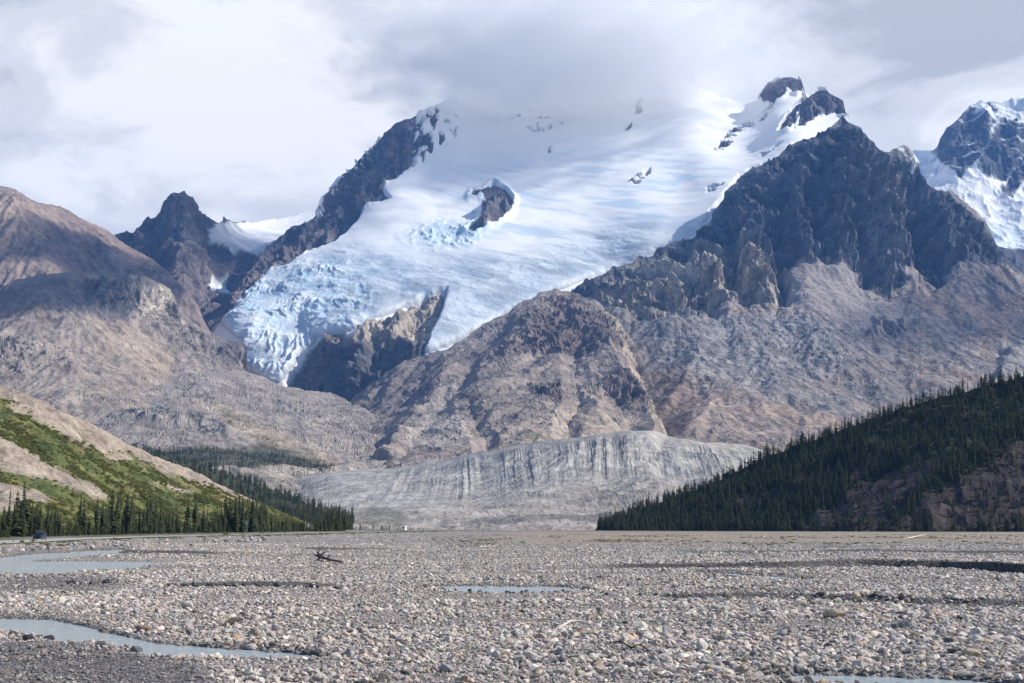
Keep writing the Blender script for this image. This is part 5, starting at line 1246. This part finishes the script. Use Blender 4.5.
def scatter_hill(lay, polyf, n, hm, lab, grp, xr, yr, seed, wid=(0.9, 1.25)):
    r = np.random.default_rng(seed)
    px = r.uniform(*xr, n * 4); top = np.interp(px, lay['PX'][0], lay['PY'][0]); bot = np.interp(px, lay['PX'][0], lay['PY'][-1])
    py = top + (bot - top) * r.random(n * 4) * 0.985; okm = (py > yr[0]) & (py < yr[1])
    P = on_layer(lay, px, py)
    okm &= r.random(n * 4) < polyf(px, py, P[:, 0], P[:, 1], P[:, 2])
    # density per visible area: keep the first n
    idx = np.nonzero(okm)[0][:n]
    for i in idx:
        h = hm * float(np.clip(r.normal(1, 0.24), 0.45, 1.6)); w = float(r.uniform(*wid))
        if lab is None: FAR.append((P[i], h, w))
        else: TREE_POOL.append((h * F / P[i, 1], tuple(float(v) for v in P[i]), h, w, CROWN_F[int(r.integers(4))], lab, grp))
LR = 'dark spruce on the shaded hill above the flats'; GR = 'spruces on the shaded hill at the right'
scatter_hill(hillR, lambda px, py, x, y, z: (1 - hillR_bare(px, py, x, y, z)) * 0.82 + 0.16, 3700, 8.2, LR, GR, (598, 1040), (0, 540), 1)
# a rim of trees along the crest keeps the saw-toothed skyline
r_ = np.random.default_rng(8)
for px in r_.uniform(606, 1040, 190):
    py = float(np.interp(px, hillR['PX'][0], hillR['PY'][0])) + r_.uniform(0.5, 5); P = on_layer(hillR, np.array([px]), np.array([py]))[0]
    h = 9.4 * float(np.clip(r_.normal(1, 0.26), 0.5, 1.6)); TREE_POOL.append((h * F / P[1], tuple(float(v) for v in P), h, float(r_.uniform(0.85, 1.15)), CROWN_F[int(r_.integers(4))], LR, GR))
scatter_hill(hillR, lambda px, py, x, y, z: pmask([(895, 532), (912, 508), (950, 478), (985, 455), (1040, 425), (1040, 452), (985, 474), (940, 500), (905, 526)], px, py, 3), 170, 9.0, LR, GR, (890, 1040), (0, 540), 2)
LF = 'dark spruce in the forest behind the green slope'; GF = 'spruces of the forest behind the green slope'
scatter_hill(forL, lambda px, py, x, y, z: np.ones_like(px), 1900, 11.0, LF, GF, (90, 352), (0, 540), 3)
for i in range(70):
    px = rt.uniform(335, 425); d = rt.uniform(830, 1000); x, y, _ = (float(v) for v in unproj(px, 530, d))
    TREE_POOL.append((4, (x, y, 0.1), rt.uniform(2, 6.0) * (1.25 - (px - 335) / 120), 1.1, rt.choice(CROWN_S), LF, GF))
rub = [o for o in bpy.data.objects if o.name == 'moraine_rubble'][0]
TREE_POOL.sort(key=lambda t: -t[0])
NIND = 300 - len(notable)
for t in TREE_POOL[:NIND]: place_tree(*t[1:])
rest = TREE_POOL[NIND:]
far_col = bpy.data.collections.new('spruce_shapes')
for c in CROWN_F + CROWN_S[:1]:
    far_col.objects.link(bpy.data.objects.new('spruce_shape', c))
# tiny far trees on the bench under the glacier
rb = np.random.default_rng(17)
tp = [(150, 449), (200, 450), (240, 452), (270, 453), (300, 460), (330, 466)]
l_rub = LAY_RUB
px = rb.uniform(140, 334, 1500); py = np.interp(px, *zip(*tp)) + rb.uniform(0, 1, 1500) ** 1.3 * 17; P = on_layer(l_rub, px, py)
far_pts = [(p, float(hh), 1.1) for p, hh in zip(P, rb.uniform(4, 8.5, 1500)) if True]
pts = np.array([t[1] for t in rest] + [p for p, _, _ in far_pts] + [f[0] for f in FAR]).reshape(-1, 3)
hs = np.array([t[2] for t in rest] + [h for _, h, _ in far_pts] + [f[1] for f in FAR]); ws_ = np.array([t[3] for t in rest] + [w for _, _, w in far_pts] + [f[2] for f in FAR])
rot = np.zeros((len(pts), 3)); rot[:, 2] = rb.uniform(0, 6.28, len(pts))
instancer('spruce_forest', far_col, pts - np.array([0, 0, 0.2]), rot, np.stack([hs * ws_, hs * ws_, hs], -1), np.ones((len(pts), 3)), 'dark spruce forest massed over the valley hillsides', 'forest')
print('trees', len(TREE_POOL), 'rest', len(rest))

# ------------------------------------------------------------------ shrubs
def shrub_mesh(name, seed, n=150):
    r = random.Random(seed); V = []; Fc = []; sh = []
    for i in range(n):
        a = r.uniform(0, 6.283); e = r.uniform(-0.05, 1.45); q = r.uniform(0.55, 1.0) * (0.8 + 0.2 * math.sin(3 * a + seed))
        c = Vector((math.cos(a) * math.cos(e) * q, math.sin(a) * math.cos(e) * q, max(0.02, math.sin(e) * q * 0.8)))
        s = r.uniform(0.09, 0.2); u = Vector((r.gauss(0, 1), r.gauss(0, 1), r.gauss(0, 1))).normalized(); w = u.cross(Vector((r.gauss(0, 1), r.gauss(0, 1), r.gauss(0, 1)))).normalized()
        b = len(V); V += [c - u * s, c + w * s * .6, c + u * s, c - w * s * .6]; Fc.append((b, b + 1, b + 2, b + 3)); g = r.uniform(0, .8); sh += [g] * 4
    me = bpy.data.meshes.new(name); me.from_pydata([tuple(v) for v in V], [], Fc); me.materials.append(M_shr)
    at = me.attributes.new('shade', 'FLOAT', 'POINT'); at.data.foreach_set('value', sh); return me
SHR = [shrub_mesh('bush', i) for i in range(4)]
shr_col = bpy.data.collections.new('scrub_shapes')
for m_ in SHR: shr_col.objects.link(bpy.data.objects.new('scrub_shape', m_))
r_ = np.random.default_rng(4)
n = 42000; px = r_.uniform(-12, 320, n); top = np.interp(px, slopeL['PX'][0], slopeL['PY'][0]); py = top + (np.interp(px, slopeL['PX'][0], slopeL['PY'][-1]) - top) * r_.random(n)
P = on_layer(slopeL, px, py); g = slope_green(px, py, P[:, 0], P[:, 1], P[:, 2]); cl = fbm(P[:, 0] / 14, P[:, 1] / 14, P[:, 2] / 10, 3)
kp = (r_.random(n) < g * np.clip(0.28 + 1.5 * cl, 0.03, 0.8)); P = P[kp]; cl = cl[kp]; m_ = len(P)
s = r_.uniform(0.3, 1.0, m_) * (1 + np.clip(cl, 0, 1))
rot = np.zeros((m_, 3)); rot[:, 2] = r_.uniform(0, 6.28, m_)
instancer('scrub', shr_col, P, rot, np.stack([s * 1.25, s * 1.25, s], -1), np.ones((m_, 3)), 'low green willow scrub covering the valley slope above the road', 'scrub')
# low plants far out on the flats
n = 1500; Y = r_.uniform(150, 480, n); X = (r_.uniform(430, 1040, n) - 512) / F * Y
h, ws, px, py, dd = ground_h(X, Y); gq = fbm(X / 16, Y / 70, 9.1, 4); kp = (gq > 0.08) & (py < 547) & (py > 535)
n2 = 700; d2 = r_.uniform(6.0, 10, n2); ii = r_.integers(8, 132, n2); X2 = RX[ii] - NX[ii] * d2; Y2 = RY[ii] - NY[ii] * d2
h2, *_ = ground_h(X2, Y2); gp = fbm(X2 / 9, Y2 / 25, 3.3, 3); px2 = 512 + F * X2 / Y2; k2 = (gp > 0.12) | (px2 > 235) & (gp > -0.2)
Xa = np.r_[X[kp], X2[k2]]; Ya = np.r_[Y[kp], Y2[k2]]; ha = np.r_[h[kp], h2[k2]]; m_ = len(Xa); s = r_.uniform(0.18, 0.5, m_); rot = np.zeros((m_, 3)); rot[:, 2] = r_.uniform(0, 6.28, m_)
instancer('low_vegetation', shr_col, np.stack([Xa, Ya, ha - 0.03], -1), rot, np.stack([s * 1.5, s * 1.5, s * 0.8], -1), np.ones((m_, 3)), 'sparse low plants dotting the flats and the road verge', 'vegetation')
def bush(px, py, wpx, label, group='bushes along the road verge'):
    X, Y = ground_pt(px, py, 0.4); X = float(X); Y = float(Y); hh = float(ground_h(np.array([X]), np.array([Y]))[0][0]); s = wpx * Y / F / 2
    o = bpy.data.objects.new('bush', random.choice(SHR)); COL.objects.link(o); o.location = (X, Y, hh - 0.05); o.scale = (s, s, s * random.uniform(0.8, 1.1)); o.rotation_euler = (0, 0, random.uniform(0, 6.28)); tag(o, label, 'bush', group)
for px, py, w, lab in [(4, 548, 9, 'low bush on the embankment at the left edge'), (22, 546.5, 9, 'low bush on the verge just below the blue car, left of a taller one'), (33, 545.5, 9, 'taller bush on the verge right below the blue car'), (13, 545, 5, 'small upright bush beside the road near the left edge'), (226, 537, 11, 'round yellow-green bush on the road verge below the tall dark spruce'), (243, 536.3, 6, 'dark green bush at the foot of the small road sign'), (126, 543, 6, 'sparse bush on the embankment slope left of the white blocks'), (262, 535.5, 8, 'low spreading bush on the verge right of the road sign')]:
    bush(px, py, w, lab)
# ------------------------------------------------------------------ clouds
def cloud_blob(name, c, size, seed, dens, label, lumps=14, col=(1, 1, 1), aniso=0.2, noise=None):
    """a heap of rounded lumps welded into one closed volume"""
    r = random.Random(seed)
    bm = bmesh.new(); bmesh.ops.create_icosphere(bm, subdivisions=5, radius=1.0)
    co = np.array([v.co[:] for v in bm.verts])
    n = fbm(co[:, 0] * 1.1 + seed, co[:, 1] * 1.1, co[:, 2] * 1.1, 5, gain=0.6); b = np.abs(perlin(co[:, 0] * 2.6, co[:, 1] * 2.6 + seed, co[:, 2] * 2.6))
    co = co * (1 + 0.9 * n + 0.18 * b)[:, None] * np.array(size) + np.array(c)
    for v, k in zip(bm.verts, co): v.co = k
    m, nt, v = volume_mat(name + '_vapour', col, dens, aniso)
    if noise:
        nz = node(nt, 'ShaderNodeTexNoise', Scale=1.0 / noise, Detail=4.0, Roughness=0.6); tc = node(nt, 'ShaderNodeTexCoord'); nt.links.new(tc.outputs['Object'], nz.inputs['Vector'])
        mr = node(nt, 'ShaderNodeMapRange'); mr.inputs['From Min'].default_value = 0.42; mr.inputs['From Max'].default_value = 0.72; mr.inputs['To Max'].default_value = dens
        nt.links.new(nz.outputs['Fac'], mr.inputs['Value']); nt.links.new(mr.outputs[0], v.inputs['Density'])
    o = bm_obj('cloud', bm, m, smooth=True); tag(o, label, 'cloud', kind='stuff')
    return o
# ------------------------------------------------------------------ car, van, sign, driftwood
M_blue = mat_plain('blue_car_paint', (0.004, 0.012, 0.035), 0.3, 0.05, 3.0, spec=0.4)
M_white = mat_plain('white_van_paint', (0.78, 0.78, 0.77), 0.35, 0.04, 3.0)
M_glass = mat_plain('car_glass', (0.02, 0.03, 0.035), 0.06, 0.05, 2.0, spec=0.8)
M_tyre = mat_plain('tyre_rubber', (0.02, 0.02, 0.02), 0.85, 0.1, 8.0); M_rim = mat_plain('wheel_alloy', (0.55, 0.55, 0.56), 0.35, 0.05, 8.0, metal=0.8)
M_blk = mat_plain('black_plastic', (0.02, 0.02, 0.022), 0.6, 0.1, 5.0); M_lamp = mat_plain('lamp_lens', (0.72, 0.74, 0.76), 0.12, 0.05, 5.0, spec=0.7); M_redl = mat_plain('rear_lamp_lens', (0.35, 0.02, 0.02), 0.2, 0.05, 5.0)
M_steel = mat_plain('galvanised_sign', (0.42, 0.43, 0.45), 0.5, 0.12, 4.0, metal=0.2)
def wheel(parent, x, y, r, w):
    def ring(prof, mat, nm, par):
        bm = bmesh.new(); n = 20; rings = []
        for px_, rd in prof: rings.append([bm.verts.new((x + px_, y + rd * math.cos(i * 6.2832 / n), r + rd * math.sin(i * 6.2832 / n))) for i in range(n)])
        for a, b in zip(rings, rings[1:]):
            for i in range(n): bm.faces.new((a[i], a[(i + 1) % n], b[(i + 1) % n], b[i]))
        bm.faces.new(rings[0][::-1]); bm.faces.new(rings[-1]); bmesh.ops.recalc_face_normals(bm, faces=bm.faces)
        return bm_obj(nm, bm, mat, par)
    h = w / 2
    wh = ring([(-h, r * .9), (-h * .8, r), (h * .8, r), (h, r * .9)], M_tyre, 'wheel', parent)
    sgn = 1 if x > 0 else -1
    ring([(sgn * (h - .01), r * .62), (sgn * (h + .012), r * .58), (sgn * (h + .02), r * .2)] if sgn > 0 else [(-(h + .02), r * .2), (-(h + .012), r * .58), (-(h - .01), r * .62)], M_rim, 'rim', wh)
def shell(sections, mat, name, parent, bev=0.04):
    """lofted closed body: sections along y of (y, [(x, z) half outline from bottom to roof])"""
    bm = bmesh.new(); rings = []
    for y, half in sections:
        pts = [(x, z) for x, z in half] + [(-x, z) for x, z in reversed(half)]
        rings.append([bm.verts.new((x, y, z)) for x, z in pts])
    n = len(rings[0])
    for a, b in zip(rings, rings[1:]):
        for i in range(n): bm.faces.new((a[i], a[(i + 1) % n], b[(i + 1) % n], b[i]))
    bm.faces.new(rings[0][::-1]); bm.faces.new(rings[-1]); bmesh.ops.recalc_face_normals(bm, faces=bm.faces)
    o = bm_obj(name, bm, mat, parent); md = o.modifiers.new('bevel', 'BEVEL'); md.width = bev; md.segments = 2; md.limit_method = 'ANGLE'; md.angle_limit = 0.5
    return o
def panel(parent, name, pts, mat):
    """thin solid panel given by its four corners"""
    p = [Vector(q) for q in pts]; nrm = (p[1] - p[0]).cross(p[2] - p[0]).normalized() * 0.012
    bm = bmesh.new(); a = [bm.verts.new(q + nrm) for q in p]; b = [bm.verts.new(q - nrm) for q in p]
    n = len(p); bm.faces.new(a); bm.faces.new(b[::-1])
    for i in range(n): bm.faces.new((a[i], b[i], b[(i + 1) % n], a[(i + 1) % n]))
    bmesh.ops.recalc_face_normals(bm, faces=bm.faces)
    return bm_obj(name, bm, mat, parent)
def on_road(px, lane):
    i = int(np.argmin(np.abs(512 + F * RX / RY - px)))
    hd = math.atan2(tx[i], ty_[i])      # heading, clockwise from +Y
    return (RX[i] + NX[i] * lane, RY[i] + NY[i] * lane, ROAD_Z + 0.004), hd
pos, hd = on_road(52, 1.75)
car = empty('car', pos, -hd + math.pi); car.scale = (.88, .88, .88); tag(car, 'dark blue hatchback driving towards the viewer on the valley road', 'car')
# the car's own axes: +y is forward
low = lambda w, z0, z1: [(w * .9, z0), (w, z0 + .18), (w, z1 - .16), (w * .94, z1)]
shell([(-2.02, low(.74, .38, .98)), (-1.85, low(.86, .26, 1.02)), (-1.0, low(.90, .22, 1.03)), (0.6, low(.90, .22, 1.0)), (1.2, low(.89, .22, .95)), (1.9, low(.84, .26, .82)), (2.08, low(.70, .34, .70))], M_blue, 'body', car)
shell([(-1.86, [(.72, 1.0), (.70, 1.12)]), (-1.6, [(.80, 1.0), (.60, 1.52)]), (-.9, [(.82, 1.0), (.61, 1.60)]), (0.0, [(.82, .98), (.60, 1.61)]), (.42, [(.81, .96), (.58, 1.55)]), (1.22, [(.76, .90), (.73, .96)])], M_blue, 'cabin', car)
panel(car, 'windscreen', [(-.66, 1.16, 1.03), (.66, 1.16, 1.03), (.53, .47, 1.53), (-.53, .47, 1.53)], M_glass)
panel(car, 'rear_window', [(-.62, -1.84, 1.14), (.62, -1.84, 1.14), (.54, -1.66, 1.46), (-.54, -1.66, 1.46)], M_glass)
for sx_ in (-1, 1):
    panel(car, 'side_window', [(sx_ * .825, .95, 1.03), (sx_ * .825, -.2, 1.03), (sx_ * .635, -.2, 1.55), (sx_ * .63, .38, 1.52)], M_glass)
    panel(car, 'side_window', [(sx_ * .825, -.28, 1.03), (sx_ * .82, -1.4, 1.06), (sx_ * .635, -1.4, 1.52), (sx_ * .635, -.28, 1.55)], M_glass)
    panel(car, 'headlight', [(sx_ * .48, 2.08, .58), (sx_ * .78, 1.98, .60), (sx_ * .80, 1.93, .74), (sx_ * .48, 2.05, .70)], M_lamp)
    panel(car, 'tail_light', [(sx_ * .56, -2.03, .74), (sx_ * .78, -1.99, .74), (sx_ * .78, -1.97, .94), (sx_ * .56, -2.02, .94)], M_redl)
    shell([(.62, [(.0, .0), (.0, .02)]), (.70, [(.08, -.06), (.08, .08)]), (.80, [(.07, -.05), (.07, .07)])], M_blue, 'mirror', car, 0.01).location = (sx_ * .98, 0, 1.02)
    for yy in (-1.28, 1.30): wheel(car, sx_ * .80, yy, .33, .21)
panel(car, 'grille', [(-.44, 2.092, .42), (.44, 2.092, .42), (.44, 2.088, .58), (-.44, 2.088, .58)], M_blk)
shell([(1.95, [(.80, .22), (.80, .36)]), (2.12, [(.66, .24), (.66, .36)])], M_blk, 'bumper', car, 0.02)

pos, hd = on_road(402, -1.6)
van = empty('camper_van', pos, -hd); van.scale = (.8, .8, .8); tag(van, 'small white camper van far away where the road meets the moraine', 'van')
shell([(-2.9, [(1.02, .45), (1.05, .9), (1.05, 2.75), (.98, 2.9)]), (1.2, [(1.02, .45), (1.05, .9), (1.05, 2.75), (.98, 2.9)]), (2.0, [(1.0, .5), (1.0, .9), (1.0, 2.55), (.92, 2.75)])], M_white, 'body', van)
shell([(1.9, [(.95, .4), (.98, .8), (.96, 1.25), (.85, 2.05)]), (2.5, [(.95, .4), (.98, .8), (.95, 1.2), (.86, 1.5)]), (3.2, [(.85, .45), (.9, .7), (.88, .95), (.8, 1.1)])], M_white, 'cab', van)
panel(van, 'rear_window', [(-.5, -2.92, 1.6), (.5, -2.92, 1.6), (.5, -2.92, 2.2), (-.5, -2.92, 2.2)], M_glass)
for sx_ in (-1, 1):
    panel(van, 'side_window', [(sx_ * 1.062, -.9, 1.55), (sx_ * 1.062, .5, 1.55), (sx_ * 1.062, .5, 2.15), (sx_ * 1.062, -.9, 2.15)], M_glass)
    panel(van, 'tail_light', [(sx_ * .85, -2.92, .8), (sx_ * 1.0, -2.92, .8), (sx_ * 1.0, -2.92, 1.1), (sx_ * .85, -2.92, 1.1)], M_redl)
    for yy in (-1.7, 2.4): wheel(van, sx_ * .88, yy, .36, .24)

def tube_bm(paths, n=7):
    bm = bmesh.new()
    for pts in paths:
        rings = []
        for i, (p, r) in enumerate(pts):
            p = Vector(p); d = (Vector(pts[min(i + 1, len(pts) - 1)][0]) - Vector(pts[max(i - 1, 0)][0])).normalized()
            u = d.cross(Vector((0.13, 0.21, 0.97))).normalized(); v = d.cross(u)
            rings.append([bm.verts.new(p + (u * math.cos(k * 6.2832 / n) + v * math.sin(k * 6.2832 / n)) * r * random.uniform(.88, 1.12)) for k in range(n)])
        for a, b in zip(rings, rings[1:]):
            for k in range(n): bm.faces.new((a[k], a[(k + 1) % n], b[(k + 1) % n], b[k]))
        bm.faces.new(rings[0][::-1]); bm.faces.new(rings[-1])
    bmesh.ops.recalc_face_normals(bm, faces=bm.faces); return bm
d = road_d(246) - 24; x, y, _ = (float(v) for v in unproj(246.5, 533, d))
sg = empty('road_sign', (x, y, ROAD_Z - 0.15)); tag(sg, 'small square grey road sign on a thin post beside the road', 'road sign')
bm_obj('post', tube_bm([[((0, 0, -.2), .055), ((0, 0, 4.2), .05)]]), M_steel, sg)
panel(sg, 'sign_panel', [(-.55, -.09, 2.9), (.55, -.09, 2.9), (.55, -.09, 4.25), (-.55, -.09, 4.25)], M_steel)

M_dw = mat_plain('dark_driftwood', (0.055, 0.045, 0.038), 0.85, 0.35, 7.0, bump=0.02); M_pw = mat_plain('bleached_driftwood', (0.58, 0.53, 0.47), 0.8, 0.2, 7.0, bump=0.02)
def gp(px, py, up, r=None):
    X, Y = ground_pt(px, py, 0.05); X = float(X); Y = float(Y)
    return (X, Y, float(ground_h(np.array([X]), np.array([Y]))[0][0]) + up)
def drift(paths, mat, label, name='driftwood'):
    o = bm_obj(name, tube_bm(paths), mat, smooth=True); tag(o, label, 'driftwood'); return o
a = gp(319, 560, .30); b = gp(343, 564, .12); A, B = Vector(a), Vector(b); mid = (A + B) / 2 + Vector((0, 0, -.05))
drift([[(A, .17), (A.lerp(B, .3), .12), (mid, .11), (A.lerp(B, .8), .08), (B, .04)],
       [(A + Vector((0, 0, -.05)), .12), (A + Vector((-.12, 0, .35)), .10), (A + Vector((.05, 0, .75)), .03)], [(A, .12), (A + Vector((-.3, 0, .18)), .08), (A + Vector((-.55, 0, .22)), .02)], [(A, .10), (A + Vector((.05, -.3, -.3)), .08), (A + Vector((.1, -.5, -.5)), .04)], [(A, .1), (A + Vector((.5, .1, .42)), .06), (A + Vector((.95, .1, .55)), .02)], [(A.lerp(B, .35), .07), (A.lerp(B, .42) + Vector((.1, 0, .35)), .03)]], M_dw, 'dark fallen log with a splayed root end lying on the middle flats')
pts = [gp(553, 629, .05), gp(561, 626.5, .10), gp(570, 624.5, .16), gp(580, 624, .17), gp(592, 624.5, .08)]
drift([[(p, r) for p, r in zip(pts, (.02, .035, .045, .04, .015))]], M_pw, 'curved bleached white branch lying on the near gravel')
pts = [gp(604, 649, .06), gp(613, 648, .15), gp(622, 648.5, .16), gp(631, 652, .10), gp(641, 650.5, .12), gp(652, 655, .05)]
drift([[(p, r) for p, r in zip(pts, (.010, .016, .02, .022, .018, .008))]], M_dw, 'dark bent twig on the near gravel, right of the middle')
pts = [gp(903, 539.5, .15), gp(912, 538.5, .25), gp(919, 537.0, .3), (gp(926, 536.3, .5))]
drift([[(p, r) for p, r in zip(pts, (.1, .17, .14, .07))]], M_pw, 'pale bleached log far out on the tan flats')
pts = [gp(222, 627, .08), gp(232, 624, .14), gp(242, 622.5, .12)]
drift([[(p, r) for p, r in zip(pts, (.06, .10, .05))]], M_dw, 'short dark wood chunk just behind the winding stream')
def soft_cloud(name, c, size, dens, label, nscale, thr=(1.0, 0.35), warp_=0.9, seed=0.0):
    bm = bmesh.new(); bmesh.ops.create_icosphere(bm, subdivisions=4, radius=1.35)
    m, nt, v = volume_mat(name + '_vapour', (1, 1, 1), dens, 0.0); L = nt.links.new
    tc = node(nt, 'ShaderNodeTexCoord'); ln = node(nt, 'ShaderNodeVectorMath', operation='LENGTH'); L(tc.outputs['Object'], ln.inputs[0])
    mp = node(nt, 'ShaderNodeMapping'); mp.inputs['Scale'].default_value = nscale; mp.inputs['Location'].default_value = (seed, seed * .3, 0); L(tc.outputs['Object'], mp.inputs[0])
    nz = node(nt, 'ShaderNodeTexNoise', Scale=1.0, Detail=5.0, Roughness=0.6); L(mp.outputs[0], nz.inputs['Vector'])
    ma = node(nt, 'ShaderNodeMath', operation='MULTIPLY_ADD'); L(nz.outputs['Fac'], ma.inputs[0]); ma.inputs[1].default_value = -warp_; L(ln.outputs['Value'], ma.inputs[2])
    ad = node(nt, 'ShaderNodeMath', operation='ADD'); L(ma.outputs[0], ad.inputs[0]); ad.inputs[1].default_value = warp_ * 0.5
    mr = node(nt, 'ShaderNodeMapRange'); mr.interpolation_type = 'SMOOTHSTEP'; mr.inputs['From Min'].default_value = thr[0]; mr.inputs['From Max'].default_value = thr[1]; mr.inputs['To Min'].default_value = 0; mr.inputs['To Max'].default_value = dens
    L(ad.outputs[0], mr.inputs['Value']); L(mr.outputs[0], v.inputs['Density'])
    o = bm_obj(name, bm, m, smooth=True); o.location = c; o.scale = size; tag(o, label, 'cloud', kind='stuff')
    return o
cx, cyy, cz_ = (float(v) for v in unproj(565, 54, 6950))
soft_cloud('summit_cloud', (cx, cyy, cz_), (1320, 1200, 310), 0.0062, 'soft white cloud wrapped round the hidden summit', (7.0, 7.0, 3.0), warp_=1.9)
def shade_cloud(px, py, d, s, size, seed, dens, label):
    T = np.array([float(v) for v in unproj(px, py, d)]); c = T + s * SUN
    cloud_blob('cloud', tuple(c), size, seed, dens, label)
shade_cloud(835, 165, 5300, 3300, (290, 300, 130), 1, 0.0014, 'white cumulus drifting above the rocky peak, beyond the view')
shade_cloud(930, 470, 900, 4800, (300, 170, 80), 2, 0.0018, 'unseen small cumulus added to shade the dark forested hill')  # cloud out of view, added to darken the forested hill
shade_cloud(100, 255, 4950, 3500, (430, 300, 120), 3, 0.009, 'white cumulus high above the brown shoulder, beyond the view')
shade_cloud(30, 300, 4250, 4000, (300, 240, 100), 4, 0.009, 'small white cumulus high above the pale cliff hill, beyond the view')
shade_cloud(980, 320, 4400, 4000, (420, 420, 120), 5, 0.003, 'thin white cumulus high above the talus slopes, beyond the view')
build_haze()
